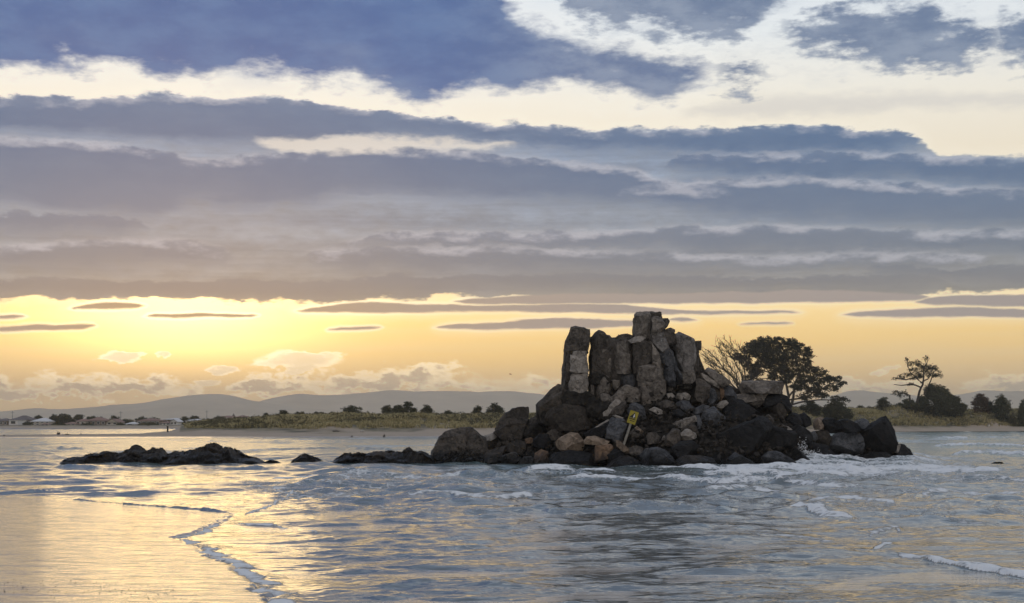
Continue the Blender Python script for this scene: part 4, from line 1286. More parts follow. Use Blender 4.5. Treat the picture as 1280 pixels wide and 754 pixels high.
# small rubble wedged between the boulders: nobody could count it
rub = bmesh.new()
rr = random.Random(5)
for k in range(2600):
    px = rr.uniform(556, 1110)
    top = float(np.interp(px, CORE_PX, CORE_PY)) + 8
    bot = float(np.interp(px, WL_PX, WL_PY)) - 3
    if top > bot - 4:
        continue
    py = rr.uniform(top, bot)
    D = core_depth(px, py) - rr.uniform(.0, .55)
    p = P(px, py, D)
    s_ = rr.uniform(.04, .24) * rr.uniform(.5, 1)
    vs = [rub.verts.new(p + Vector((rr.gauss(0, 1), rr.gauss(0, 1), rr.gauss(0, .8))).normalized() * s_ * rr.uniform(.7, 1.2)) for _ in range(9)]
    try:
        r = bmesh.ops.convex_hull(rub, input=vs)
        dead = [g for g in r['geom_interior'] if isinstance(g, bmesh.types.BMVert)]
        if dead:
            bmesh.ops.delete(rub, geom=dead, context='VERTS')
    except Exception:
        pass
me = bpy.data.meshes.new('rubble')
rub.to_mesh(me)
rub.free()
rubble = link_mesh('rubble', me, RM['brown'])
tag(rubble, kind='stuff')


# ------------------------------------------------------------------ low reefs out in the water to the left
def reef(outline, base_py, thick, mat, label, seed, name='reef'):
    pxs = np.array([p[0] for p in outline], float)
    pys = np.array([p[1] for p in outline], float)
    D0 = CAM_H * FPX / (base_py - HOR) + thick * .5
    n = int((pxs[-1] - pxs[0]) * 2.0) + 24
    C, V = np.meshgrid(np.linspace(pxs[0] - 2, pxs[-1] + 2, n), np.linspace(-1, 1, 60))
    ztop = (HOR - np.interp(C, pxs, pys)) / FPX * D0 + CAM_H
    X = (C - 640) / FPX * D0
    Y = D0 + V * thick
    shp = np.clip(1 - np.abs(V) ** 2.0, 0, 1)
    rid = 1 - np.abs(fbm(X / .9, Y / .8, 5, seed, .6) - .5) * 3.0
    blk = np.round(fbm(X / .42, Y / .40, 4, seed + 5, .6) * 9) / 9
    Z = ztop * .92 * (shp ** .65) * (1 - (1 - rid) * .45 * np.abs(V) ** .5) + (blk - .52) * .62 * shp ** .5 * np.clip(ztop, 0, 1) - .5 * np.abs(V) ** 2
    Y = Y + (fbm(X / .7, Z / .5 + V * 3, 3, seed + 8) - .5) * .9
    cxm = float(X.mean())
    o = grid_mesh(name, X - cxm, Y - D0, Z, mat, smooth=False)
    o.location = (cxm, D0, 0)
    return tag(o, label, 'reef', 'low rocks standing in the water left of the stack')


reef([(78, 579), (79, 576.5), (82, 574), (92, 570), (100.5, 570), (110.6, 567), (129, 563.5), (144, 562.5), (148, 565.5), (157, 564), (162, 560), (169.5, 557), (175.6, 559.5), (179.7, 564), (190, 561.5),
      (200, 559.5), (205, 563), (208, 568), (212, 576)], 580, 2.2, RM['brown'], 'long low jagged reef at far left with two rounded humps', 61)
reef([(204, 577), (208, 567.5), (216, 563.2), (232.5, 561.2), (249, 557.6), (263, 553.6), (270, 555.6), (275, 558.4), (293.4, 558.4), (303.6, 567), (318, 571), (326, 575), (331, 579)], 580, 2.4, RM['brown'],
     'low reef with a single higher crest, right of the two humped reef', 71)
reef([(328, 578.5), (336, 575), (346, 575.5), (351, 579)], 579.5, .9, RM['brown'], 'almost drowned small rock between the crested reef and a lone rock', 75)
reef([(363, 579), (366, 575), (374, 570), (379, 566.5), (388, 567), (396, 571), (403, 575.5), (406, 579)], 579.6, 1.1, RM['brown'], 'small lone rock in the gap between the two longer reefs', 81)
reef([(412, 580), (418, 574), (430, 567), (438, 563.5), (448, 565), (456, 566), (462, 568)], 580, 1.5, RM['brown'], 'left lobe of the reef nearest the split boulder', 91)
reef([(454, 578), (458, 565.5), (470, 563), (490, 563), (500, 564), (508, 561), (514, 559.5), (522, 562), (532, 565), (540, 569), (546, 580)], 580.5, 1.8, RM['brown'], 'flat topped reef touching the water beside the leftmost big boulder', 97)
reef([(1238, 580), (1242, 577), (1250, 576), (1254, 580)], 580.5, .5, RM['dark'], 'small dark rock awash in the surf far right', 99)

# ------------------------------------------------------------------ warning sign on its leaning post
m_yel = plain_mat('sign_yellow', (.36, .29, .02), .45, .12, 9)
m_blk = plain_mat('sign_black', (.012, .012, .012), .5, .1)
m_wht = plain_mat('sign_white', (.75, .75, .72), .5, .1)
m_post = plain_mat('weathered_post', (.27, .25, .21), .8, .3, 6, .01)
DS = core_depth(780, 553) - 1.25
foot = P(779.3, 557.5, DS)
topc = P(791, 522, DS)
axis = Vector(((topc - foot).x, 0, (topc - foot).z)).normalized()
ang = math.atan2(axis.x, axis.z)
sign = empty('warning_sign', foot)
tag(sign, 'small yellow warning sign with black hazard symbol on a leaning wooden post', 'sign')
sign.rotation_euler = (0, ang, 0)


def box_bm(bm, x0, x1, y0, y1, z0, z1):
    g = bmesh.ops.create_cube(bm, size=1.0)['verts']
    for v in g:
        v.co = Vector(((x0 + x1) / 2 + v.co.x * (x1 - x0), (y0 + y1) / 2 + v.co.y * (y1 - y0), (z0 + z1) / 2 + v.co.z * (z1 - z0)))
    return g


def box_obj(name, dims, mat, parent=None, bevel=0.0, loc=None):
    bm = bmesh.new()
    for d in (dims if isinstance(dims[0], (tuple, list)) else [dims]):
        box_bm(bm, *d)
    if bevel:
        bmesh.ops.bevel(bm, geom=bm.edges[:], offset=bevel, segments=2, affect='EDGES')
    me = bpy.data.meshes.new(name)
    bm.to_mesh(me)
    bm.free()
    return link_mesh(name, me, mat, parent, loc)


def flat_obj(name, polys, y, mat, parent, th=.004):
    bm = bmesh.new()
    for pl in polys:
        f = bm.faces.new([bm.verts.new((x, y, z)) for x, z in pl])
        r = bmesh.ops.extrude_face_region(bm, geom=[f])
        for v in [g for g in r['geom'] if isinstance(g, bmesh.types.BMVert)]:
            v.co.y -= th
    bmesh.ops.recalc_face_normals(bm, faces=bm.faces[:])
    me = bpy.data.meshes.new(name)
    bm.to_mesh(me)
    bm.free()
    return link_mesh(name, me, mat, parent)


box_obj('post', (-.055, .055, .0, .08, -.3, 1.38), m_post, sign, .008)
hz0 = (topc - foot).length
box_obj('sign_panel', (-.215, .215, -.016, -.001, hz0 - .32, hz0 + .32), m_yel, sign, .006)
zc = hz0 + .10
flat_obj('hazard_symbol', [[(-.17, zc - .12), (.14, zc - .12), (.03, zc + .17)]], -.018, m_blk, sign)
flat_obj('symbol_figure', [[(.005, zc - .09), (.055, zc - .09), (.075, zc - .03), (.045, zc + .07), (.02, zc + .10), (.015, zc + .02)]], -.0235, m_wht, sign)
flat_obj('lettering', [[(-.17, zc - .20), (.16, zc - .20), (.16, zc - .155), (-.17, zc - .155)], [(-.10, zc - .29), (.13, zc - .29), (.13, zc - .255), (-.10, zc - .255)]], -.018, m_blk, sign)
for zz in (hz0 + .25, hz0 - .25):
    bm = bmesh.new()
    bmesh.ops.create_cone(bm, cap_ends=True, segments=8, radius1=.014, radius2=.014, depth=.012, matrix=Matrix.Translation((0, -.02, zz)) @ Matrix.Rotation(R(90), 4, 'X'))
    me = bpy.data.meshes.new('bolt')
    bm.to_mesh(me)
    bm.free()
    link_mesh('bolt', me, m_post, sign)


# ------------------------------------------------------------------ vegetation
def leaf_mat(name, lo, hi, trans=.25):
    m, t, bs, out = new_mat(name)
    geo = t.node('ShaderNodeNewGeometry')
    rnd_ = geo.outputs['Random Per Island']
    n = t.noise(geo.outputs['Position'], .9, 4, .6)
    f = t.m('ADD', t.m('MULTIPLY', rnd_, .55), t.m('MULTIPLY', n, .45))
    colr = t.mix(t.ss(f, .2, .8), lo, hi)
    t.put(bs.inputs['Base Color'], colr)
    bs.inputs['Roughness'].default_value = .75
    bs.inputs['Specular IOR Level'].default_value = .2
    tr = t.node('ShaderNodeBsdfTranslucent')
    t.put(tr.inputs['Color'], t.mix(.4, colr, (hi[0] * 1.3, hi[1] * 1.3, hi[2])))
    mx = t.node('ShaderNodeMixShader')
    mx.inputs[0].default_value = trans
    t.l.new(bs.outputs[0], mx.inputs[1])
    t.l.new(tr.outputs[0], mx.inputs[2])
    t.l.new(mx.outputs[0], out.inputs[0])
    return m


m_pine = leaf_mat('pine_needles', (.018, .020, .012), (.050, .050, .028), .12)
m_bush = leaf_mat('shrub_leaves', (.030, .034, .016), (.085, .085, .040), .2)
m_rust = leaf_mat('shrub_rust_leaves', (.045, .028, .018), (.10, .055, .035), .2)
m_scrub = leaf_mat('scrub_leaves', (.055, .052, .028), (.14, .125, .065), .25)
m_bark = plain_mat('bark', (.045, .036, .028), .9, .35, 4, .02)
m_grass = leaf_mat('dune_grass_blades', (.20, .17, .08), (.58, .49, .28), .45)


class Tris:
    def __init__(self):
        self.v = []
        self.f = []

    def tube(self, pts, r0, r1, n=5):
        k = len(pts)
        base = len(self.v)
        for i, p in enumerate(pts):
            d = (pts[min(i + 1, k - 1)] - pts[max(i - 1, 0)])
            d = d.normalized() if d.length > 1e-6 else Vector((0, 0, 1))
            a = d.orthogonal().normalized()
            b2 = d.cross(a)
            r = r0 + (r1 - r0) * i / (k - 1)
            for j in range(n):
                th_ = 2 * math.pi * j / n
                self.v.append(p + (a * math.cos(th_) + b2 * math.sin(th_)) * r)
        for i in range(k - 1):
            for j in range(n):
                q = base + i * n
                self.f.append((q + j, q + (j + 1) % n, q + n + (j + 1) % n, q + n + j))

    def tuft(self, p, s, n, rnd, flat=.6):
        for _ in range(n):
            d = Vector((rnd.gauss(0, 1), rnd.gauss(0, 1), rnd.gauss(0, 1))).normalized()
            c = p + Vector((d.x, d.y, d.z * flat)) * s * rnd.uniform(.15, 1.0)
            a = Vector((rnd.gauss(0, 1), rnd.gauss(0, 1), rnd.gauss(0, .7))).normalized()
            b2 = a.orthogonal().normalized()
            L = s * rnd.uniform(.40, .75)
            w = L * rnd.uniform(.40, .7)
            i = len(self.v)
            self.v += [c - a * L * .5, c + b2 * w * .5, c + a * L * .5, c - b2 * w * .5]
            self.f.append((i, i + 1, i + 2, i + 3))

    def build(self, name, mat, parent, smooth=False):
        return mesh_from(name, self.v, self.f, mat, parent, None, smooth)


def curve_pts(a, b2, rnd, sag=.08, n=6):
    L = (b2 - a).length
    w = Vector((rnd.gauss(0, 1), rnd.gauss(0, 1), rnd.gauss(.5, .7))) * L * sag
    out_ = []
    for i in range(n):
        s_ = i / (n - 1)
        out_.append(a.lerp(b2, s_) + w * math.sin(math.pi * s_) + Vector((rnd.gauss(0, 1), rnd.gauss(0, 1), rnd.gauss(0, 1))) * L * .018 * (0 < i < n - 1))
    return out_


def tree(name, D, base, stems, clumps, leaf, label, cat, seed, tufts=1.0, r_trunk=.22, group=None, tuft_s=.55, per=16, twigs=True, flat=.6, depth=1.0):
    """stems: polylines in photo pixels; clumps: (px, py, rx, ry) ellipses of foliage at the tree's distance."""
    rnd = random.Random(seed)
    gz = ground_at((base[0] - 640) / FPX * D, D)
    root_p = Vector(((base[0] - 640) / FPX * D, D, gz - .1))
    ppm = FPX / D
    rt = empty(name, root_p)
    tag(rt, label, cat, group)
    tk, lf, nodes = Tris(), Tris(), []
    for st in stems:
        pts = []
        yv = rnd.uniform(-.8, .8)
        for i, (x, y) in enumerate(st):
            p = P(x, y, D) - root_p
            p.y = yv * i / max(1, len(st) - 1) * 2.0
            pts.append(p)
        if st[0] == base:
            pts[0] = Vector((0, 0, 0))
        fine = []
        for i in range(len(pts) - 1):
            seg = curve_pts(pts[i], pts[i + 1], rnd, .04, 5)
            fine += seg if i == 0 else seg[1:]
        tk.tube(fine, r_trunk * (1 if st[0] == base else .6), r_trunk * .22, 6)
        nodes += fine[2:]
    for (x, y, rx, ry) in clumps:
        c = P(x, y, D) - root_p
        Rx, Rz = rx / ppm, ry / ppm
        Ry = Rx * depth * rnd.uniform(.7, 1.0)
        c.y += rnd.uniform(-.5, .5) * Rx
        if nodes:
            cand = [q for q in nodes if q.z < c.z + .2] or nodes
            nb = min(cand, key=lambda q: (q - c).length + .3 * abs(q.y - c.y))
            tk.tube(curve_pts(nb, c, rnd, .07, 6), r_trunk * .32, r_trunk * .10, 5)
        nt = max(4, int(Rx * Rz * 26.0 * tufts))
        for _ in range(nt):
            d = Vector((rnd.gauss(0, 1), rnd.gauss(0, 1), rnd.gauss(0, 1))).normalized() * rnd.uniform(.25, 1.0) ** .5
            p = c + Vector((d.x * Rx, d.y * Ry, d.z * Rz))
            if twigs and rnd.random() < .15:
                tk.tube(curve_pts(c.lerp(p, .15), p, rnd, .06, 4), r_trunk * .09, r_trunk * .04, 4)
            lf.tuft(p, tuft_s * rnd.uniform(.6, 1.15), per, rnd, flat)
    if tk.v:
        tk.build('trunk', m_bark, rt, True)
    lf.build('crown', leaf, rt)
    return rt


# the big wind shaped pine behind the rock
DP = 300.0
tree('pine_tree', DP, (984, 514),
     [[(984, 514), (986, 496), (982, 476), (972, 456), (962, 440)], [(980, 513), (976, 490), (966, 470), (950, 452), (940, 442)], [(984, 514), (992, 490), (998, 470), (1004, 452)],
      [(986, 496), (1004, 480), (1022, 470), (1034, 462)], [(986, 500), (1008, 496), (1030, 484), (1046, 478)], [(988, 506), (1010, 502), (1032, 500), (1050, 498)], [(972, 470), (964, 466), (944, 462)]],
     [(957, 426, 11, 6), (944, 430, 12, 6), (936, 438, 12, 6), (968, 432, 12, 7), (982, 434, 9, 6), (952, 440, 16, 8), (970, 444, 16, 9), (992, 440, 9, 7), (1006, 440, 8, 7), (1012, 444, 6, 5),
      (988, 452, 15, 9), (1004, 454, 11, 7), (958, 454, 14, 7), (974, 460, 15, 8), (994, 466, 14, 8), (1012, 462, 10, 6), (1024, 466, 9, 6), (1008, 474, 12, 7), (1022, 478, 10, 6), (1036, 474, 8, 5),
      (1046, 474, 8, 4), (1052, 480, 6, 4), (1038, 486, 10, 5), (1018, 488, 12, 6), (998, 482, 12, 7), (980, 474, 10, 7), (946, 466, 9, 5), (930, 450, 9, 6), (922, 446, 8, 5), (1006, 496, 10, 4),
      (1028, 494, 10, 4), (1046, 498, 10, 3), (1058, 500, 5, 2), (966, 470, 8, 5), (936, 474, 8, 5), (950, 478, 7, 4), (972, 426, 9, 5), (988, 428, 8, 5), (998, 432, 7, 5), (950, 434, 14, 6), (940, 458, 10, 6), (962, 448, 14, 7)],
     m_pine, 'large dark wind shaped pine on the dune directly behind the rocks', 'tree', 11, tufts=1.5, r_trunk=.34, tuft_s=.66, per=16, depth=.8)

# the leafless one beside it
rt = empty('bare_tree', Vector(((928 - 640) / FPX * 298, 298, ground_at((928 - 640) / FPX * 298, 298) - .1)))
tag(rt, 'leafless spiky tree at the left side of the large pine', 'tree')
rnd = random.Random(21)
tk, bd = Tris(), Tris()
r0 = Vector(rt.location)


def twig_fan(st, r, depth_, spread):
    pts = [P(x, y, 298) - r0 for x, y in st]
    fine = []
    for i in range(len(pts) - 1):
        seg = curve_pts(pts[i], pts[i + 1], rnd, .05, 5)
        fine += seg if i == 0 else seg[1:]
    off = rnd.uniform(-1.2, 1.2)
    for i, p in enumerate(fine):
        p.y += off * i / len(fine)
    tk.tube(fine, r, r * .3, 5)
    for i in range(2, len(fine)):
        for _ in range(4):
            d = (fine[i] - fine[i - 1]).normalized()
            q = fine[i] + (d + Vector((rnd.gauss(0, .55), rnd.gauss(0, .5), rnd.gauss(.25, .35)))) * rnd.uniform(.5, 1.5) * spread
            tk.tube(curve_pts(fine[i], q, rnd, .08, 4), r * .42, r * .22, 4)
            for _k in range(2):
                q2 = q + (d + Vector((rnd.gauss(0, .6), rnd.gauss(0, .6), rnd.gauss(.3, .4)))) * rnd.uniform(.3, .8) * spread
                tk.tube([q, q2], r * .26, r * .16, 4)
                bd.tuft(q2, .20, 3, rnd)
    bd.tuft(fine[-1], .25, 5, rnd)


for st in [[(928, 512), (925, 484), (908, 466), (892, 456), (884.5, 449)], [(927, 500), (916, 472), (902, 456), (890, 443)], [(927, 500), (920, 468), (908, 450), (898.5, 436)],
           [(928, 500), (925, 464), (915, 446), (906, 434)], [(929, 500), (930, 462), (922, 446), (914, 434)], [(930, 502), (938, 470), (932, 452), (924, 436)], [(930, 502), (946, 474), (950, 462)],
           [(926, 490), (908, 474), (898, 466), (889, 458)], [(929, 500), (936, 480), (942, 470), (936, 458)]]:
    twig_fan(st, .16, 2, 1.0)
tk.build('trunk', m_bark, rt, True)
bd.build('buds', m_rust, rt)

# right hand flat topped tree and the shrubs round it
DR = 322.0
tree('pine_tree', DR, (1144, 500),
     [[(1144, 500), (1149, 489), (1152.5, 481), (1153, 472), (1152, 462), (1157, 452)], [(1152, 479), (1144, 472), (1137, 466), (1133, 458), (1132, 448)], [(1152, 479), (1160, 474), (1166, 466), (1172, 462)],
      [(1144, 472), (1132, 475), (1122, 474), (1114, 472)], [(1150, 484), (1138, 480), (1126, 482), (1116, 481)], [(1155, 494), (1160, 484), (1166, 470), (1176, 465)], [(1144, 500), (1136, 494), (1126, 492)]],
     [(1138, 455, 4.2, 3.4), (1147, 454, 6.3, 3.4), (1151, 457, 7.4, 3.4), (1158, 449, 4.2, 3.4), (1163, 459, 8.4, 3.7), (1143, 463, 7.4, 3.4), (1160, 466, 8.4, 3.4), (1172, 467, 5.2, 3.4), (1126, 471, 6.3, 3.1), (1134, 468, 5.2, 3.4), (1150, 470, 6.3, 3.4), (1170, 461, 5.2, 2.7), (1128, 493, 7.4, 4.2), (1120, 491, 4.2, 3.4), (1138, 480, 4.2, 2.5), (1134, 450, 2.1, 3.4), (1175, 470, 3.2, 2.2), (1118, 474, 3.2, 1.7), (1156, 461, 7, 3.5), (1147, 468, 6, 3), (1164, 470, 6, 3), (1140, 472, 5, 2.5)],
     m_pine, 'small gnarled flat topped tree rising out of the domed shrub at right', 'tree', 31, tufts=1.5, r_trunk=.30, tuft_s=.58, per=9, flat=.8)


def shrub(D, cx_, top, rx, base_py, leaf, label, seed, lumps=7, name='shrub', ts=.6, cat='shrub', group=None, dense=1.0, skew=0.0, per=14):
    rnd = random.Random(seed)
    gx = (cx_ - 640) / FPX * D
    base_py = HOR - (ground_at(gx, D) - CAM_H) / D * FPX
    h = base_py - top
    cl = []
    for k in range(lumps):
        a = rnd.uniform(-1, 1)
        yy_ = top + h * (.16 + .30 * a * a + rnd.uniform(0, .42))
        cl.append((cx_ + a * rx * .68 + skew * (yy_ - top), yy_, rx * rnd.uniform(.26, .42), h * rnd.uniform(.16, .24)))
    cl.append((cx_, top + h * .25, rx * .45, h * .22))
    cl.append((cx_, top + h * .60, rx * .85, h * .30))
    cl.append((cx_ - rx * .35, base_py - h * .10, rx * .45, h * .22))
    cl.append((cx_ + rx * .35, base_py - h * .10, rx * .45, h * .22))
    st = [[(cx_, base_py + 1), (cx_ + rnd.uniform(-.2, .2) * rx, top + h * .4)], [(cx_, base_py + 1), (cx_ + rnd.uniform(-.5, .5) * rx, top + h * .5)]]
    return tree(name, D, (cx_, base_py + 1), st, cl, leaf, label, cat, seed, tufts=dense, r_trunk=.12, tuft_s=ts, per=per, twigs=False, group=group)


shrub(325, 1168, 478, 27, 512, m_bush, 'tall domed dark shrub under the gnarled tree at right', 41, 11, dense=1.7)
shrub(326, 1192, 494, 18, 514, m_bush, 'right shoulder of dark shrubbery sloping down from the domed shrub', 42, 8, dense=1.7)
shrub(323, 1136, 498, 18, 513, m_bush, 'low dark shrub left of the domed shrub under the gnarled tree', 43, 8, dense=1.6)
shrub(323, 1105, 496, 9, 512, m_bush, 'small round dark bush at the left end of the right hand shrubs', 44, 6, dense=1.6)
shrub(330, 1076, 506, 4, 513, m_bush, 'tiny bush on the dune between the pine and the round dark bush', 45, 3)
shrub(330, 1226, 491, 12, 511, m_rust, 'rust tinted spiky shrub right of the sloping shrubbery', 46, 9, dense=1.2)
shrub(328, 1252, 491, 12, 511, m_bush, 'dark green bush with ragged top beside the rust tinted shrub', 47, 8, dense=1.4)
shrub(331, 1236, 502, 11, 519, m_pine, 'black green low bush in front of the rust tinted shrub', 48, 7, dense=1.5)
shrub(328, 1279, 500, 8, 514, m_bush, 'dark bush cut by the right edge of the view', 49, 5, dense=1.4)
shrub(327, 1266, 517, 9, 527, m_scrub, 'low olive bush on the seaward dune face at far right', 50, 5)
shrub(303, 1045, 498, 22, 512, m_bush, 'broad low dark bush under the right branches of the large pine', 51, 9, dense=1.6)
shrub(303, 1012, 500, 14, 513, m_bush, 'dark bush at the foot of the large pine, right of its trunk', 52, 7, dense=1.6)
shrub(302, 958, 496, 14, 514, m_bush, 'dark bush behind the long grooved block, left of the pine trunk', 53, 7, dense=1.6)
# trees and bushes along the dune to the left of the rock
L = 'trees and bushes on the dune left of the rock'
for a in [
    (248, 354, 512, 8, 526, 'round crowned tree nearest the left end of the dune', 61),
    (250, 375, 514, 10, 526, 'wide low tree second along the dune from its left end', 62),
    (252, 399, 514, 12, 525, 'broad bushy tree just left of the domed evergreen on the dune', 63),
    (245, 440, 505, 13, 522, 'domed evergreen with a smooth round top on the left dune', 64),
    (254, 484, 505, 7, 519, 'spiky topped bush left of the paired round trees on the dune', 65),
    (252, 497, 504, 7, 519, 'left one of the paired round trees on the dune', 66),
    (252, 511, 502.5, 9, 519, 'right and taller one of the paired round trees on the dune', 67),
    (256, 533, 505.5, 7, 517, 'single small round tree right of the paired trees on the dune', 68),
    (256, 597, 507, 8, 517, 'low flat round bush next to the wedge boulder end of the dune', 69),
    (256, 618, 502.5, 9.5, 517, 'domed tree closest to the left of the rock stack', 70),
    (247, 318, 521, 10, 527, 'low dark bush at the far left tip of the dune crest', 71),
    (249, 333, 516, 4, 526, 'small pointed bush beside the round crowned leftmost tree', 72),
    (250, 416, 515, 8, 524, 'ragged bush between the broad bushy tree and the domed evergreen', 73),
    (255, 560, 512, 7, 518, 'thin low bush on the bare middle of the dune crest', 74),
]:
    D, cx_, top, rx, bpy_, lab, sd_ = a
    shrub(D, cx_, top, rx * 1.22, bpy_ + 1, m_bush, lab, sd_, 10, name='dune_tree' if rx > 6 and 'bush' not in lab else 'bush', cat='tree' if 'tree' in lab.split(' on ')[0] and 'bush' not in lab else 'bush', ts=.42, dense=2.0, group=L)

# marram grass and scrub that clothe the dunes
rs = np.random.RandomState(3)
gv, gf = [], []
NT_ = 17000
pxr = rs.uniform(205, 1420, NT_ * 3)
sr = rs.uniform(9, 75, NT_ * 3) ** 1.0
yy_ = shore(pxr) + sr
xx_ = (pxr - 640) / FPX * yy_
zz_ = ground_z(xx_, yy_)
hd_ = np.interp(pxr, DUNE_PX, DUNE_H)
patch = fbm(xx_ / 6, yy_ / 9, 3, 55)
keep = (zz_ > 1.02 + .35 * patch) & (hd_ > .3) & (rs.uniform(0, 1, len(pxr)) < .25 + 1.2 * patch)
idx = np.where(keep)[0][:NT_]
for i in idx:
    hgt_ = rs.uniform(.35, .85) * (.7 + .6 * patch[i])
    nb = 9
    az = rs.uniform(0, 6.283, nb)
    ln_ = rs.uniform(.15, .75, nb) * hgt_
    bw = rs.uniform(.05, .13, nb)
    ox, oy = rs.normal(0, .22, nb), rs.normal(0, .22, nb)
    for k in range(nb):
        c_, s_ = math.cos(az[k]), math.sin(az[k])
        bx_, by_, bz_ = xx_[i] + ox[k], yy_[i] + oy[k], zz_[i] - .05
        q = len(gv)
        gv.append((bx_ - s_ * bw[k], by_ + c_ * bw[k], bz_))
        gv.append((bx_ + s_ * bw[k], by_ - c_ * bw[k], bz_))
        gv.append((bx_ + c_ * ln_[k] * .5, by_ + s_ * ln_[k] * .5, bz_ + hgt_ * .75))
        gv.append((bx_ + c_ * ln_[k], by_ + s_ * ln_[k], bz_ + hgt_ * rs.uniform(.75, 1.05)))
        gf.append((q, q + 1, q + 2))
        gf.append((q + 2, q + 1, q + 3))
grass = mesh_from('dune_grass', gv, gf, m_grass)
tag(grass, kind='stuff')
sc_ = Tris()
rnd = random.Random(9)
for _ in range(6000):
    px = rnd.uniform(230, 1400)
    s_ = rnd.uniform(13, 95)
    D = float(shore(px)) + s_
    x = (px - 640) / FPX * D
    if float(np.interp(px, DUNE_PX, DUNE_H)) < .5 or vnoise(np.array([x / 11]), np.array([D / 9]), 66)[0] < .36:
        continue
    z = ground_at(x, D)
    if z < 1.12:
        continue
    r = rnd.uniform(.35, .9) * (1.5 if s_ > 40 and rnd.random() < .4 else 1)
    for _k in range(4):
        sc_.tuft(Vector((x + rnd.gauss(0, r), D + rnd.gauss(0, r), z + .2 + rnd.uniform(0, .6) * r)), .45, 9, rnd)
scrub_o = sc_.build('dune_scrub', m_scrub, None)
tag(scrub_o, kind='stuff')

# ------------------------------------------------------------------ the far bank: houses, trees, masts
m_wall_w = plain_mat('house_white', (.72, .70, .66), .7, .06)
m_wall_c = plain_mat('house_cream', (.52, .47, .39), .7, .06)
m_wall_b = plain_mat('house_brown', (.22, .17, .13), .8, .1)
m_roof_d = plain_mat('roof_dark', (.12, .095, .085), .7, .15)
m_roof_r = plain_mat('roof_russet', (.22, .12, .085), .7, .15)
m_roof_p = plain_mat('roof_pale', (.62, .60, .57), .5, .06)
m_glass = plain_mat('window_dark', (.03, .035, .04), .2, .05)
m_steel = plain_mat('mast_steel', (.20, .19, .18), .6, .1)
DH = 446.0


def house(px0, px1, eave, ridge, base_py, wall_m, roof_m, label, wins=3, gable=False, storeys=1, D=DH, depth=8.0):
    x0, x1 = (px0 - 640) / FPX * D, (px1 - 640) / FPX * D
    ze = CAM_H + (HOR - eave) / FPX * D
    zr = CAM_H + (HOR - ridge) / FPX * D
    cxx = (x0 + x1) / 2
    zb = ground_at(cxx, D) - .1
    hw = (x1 - x0) / 2
    rt = empty('house', (cxx, D, zb))
    tag(rt, label, 'house', 'houses along the far bank of the lagoon')
    he, hr = ze - zb, zr - zb
    box_obj('wall', (-hw, hw, 0, depth, 0, he), wall_m, rt)
    e = .35
    if gable:
        v = [(-hw - e, -e, he - .1), (hw + e, -e, he - .1), (0, -e, hr), (-hw - e, depth + e, he - .1), (hw + e, depth + e, he - .1), (0, depth + e, hr)]
        mesh_from('roof', v, [(0, 2, 5, 3), (2, 1, 4, 5), (0, 3, 4, 1), (3, 5, 4)], roof_m, rt)
        v = [(-hw, 0, he), (hw, 0, he), (0, 0, hr - .12), (-hw, .2, he), (hw, .2, he), (0, .2, hr - .12)]
        mesh_from('gable', v, [(0, 1, 2), (3, 5, 4), (0, 2, 5, 3), (1, 4, 5, 2), (0, 3, 4, 1)], wall_m, rt)
    else:
        q = min(hw * .8, depth * .5)
        v = [(-hw - e, -e, he), (hw + e, -e, he), (hw + e, depth + e, he), (-hw - e, depth + e, he), (-hw + q, depth / 2, hr), (hw - q, depth / 2, hr)]
        mesh_from('roof', v, [(0, 1, 5, 4), (1, 2, 5), (2, 3, 4, 5), (3, 0, 4), (3, 2, 1, 0)], roof_m, rt)
    for s_ in range(storeys):
        z0 = he * (s_ + .30) / storeys
        z1 = he * (s_ + .78) / storeys
        for k in range(wins):
            xc = -hw + 2 * hw * (k + .5) / wins
            ww = hw / wins * .5
            w = box_obj('window', (xc - ww, xc + ww, -.05, .02, z0, z1), m_glass, rt)
            box_obj('frame', [(xc - ww - .09, xc - ww, -.08, -.005, z0 - .09, z1 + .09), (xc + ww, xc + ww + .09, -.08, -.005, z0 - .09, z1 + .09),
                              (xc - ww, xc + ww, -.08, -.005, z1, z1 + .09), (xc - ww, xc + ww, -.08, -.005, z0 - .09, z0)], m_wall_w, w)
    return rt


house(-6, 9, 526.5, 523, 534, m_wall_b, m_roof_d, 'brown house half cut by the left edge of the view', 3)
house(11, 22, 525, 522, 533, m_wall_w, m_roof_d, 'bright white house front at the far left bank', 1, D=444)
house(14, 37, 525, 519.4, 533.5, m_wall_b, m_roof_d, 'large brown house with high hipped roof behind the bright white front', 3, D=455)
house(38, 62, 527, 522.5, 535, m_wall_c, m_roof_p, 'pale two storey house with a row of windows right of the hipped roof', 4, storeys=2)
house(51, 61, 530.5, 529, 535, m_wall_w, m_roof_r, 'little white porch building in front of the two storey house', 2, D=441, depth=4)
house(79, 94, 530, 527.5, 534, m_wall_c, m_roof_r, 'low pale cottage under the dark clump of bank trees', 3, D=442)
house(95, 106, 526.5, 523.5, 532, m_wall_c, m_roof_r, 'grey house showing between two clumps of bank trees', 2)
house(108, 132, 526, 521.5, 533, m_wall_b, m_roof_r, 'long russet roofed house left of the gabled house', 4, D=450)
house(133, 147, 527.5, 523.5, 534.5, m_wall_c, m_roof_r, 'cream gabled house with two windows facing the lagoon', 2, gable=True)
house(157, 168, 530, 527.5, 532.5, m_wall_w, m_roof_p, 'small white shed right of the cream gabled house', 1)
house(171, 200, 526, 523, 534, m_wall_b, m_roof_r, 'long brown house with a pale roof edge', 5, D=452)
house(199, 212, 529, 527, 531.5, m_wall_w, m_roof_r, 'low white house left of the white gabled one', 3, D=446)
house(213, 221, 527, 523.8, 531, m_wall_w, m_roof_p, 'small white gabled house with two dark windows', 2, gable=True)
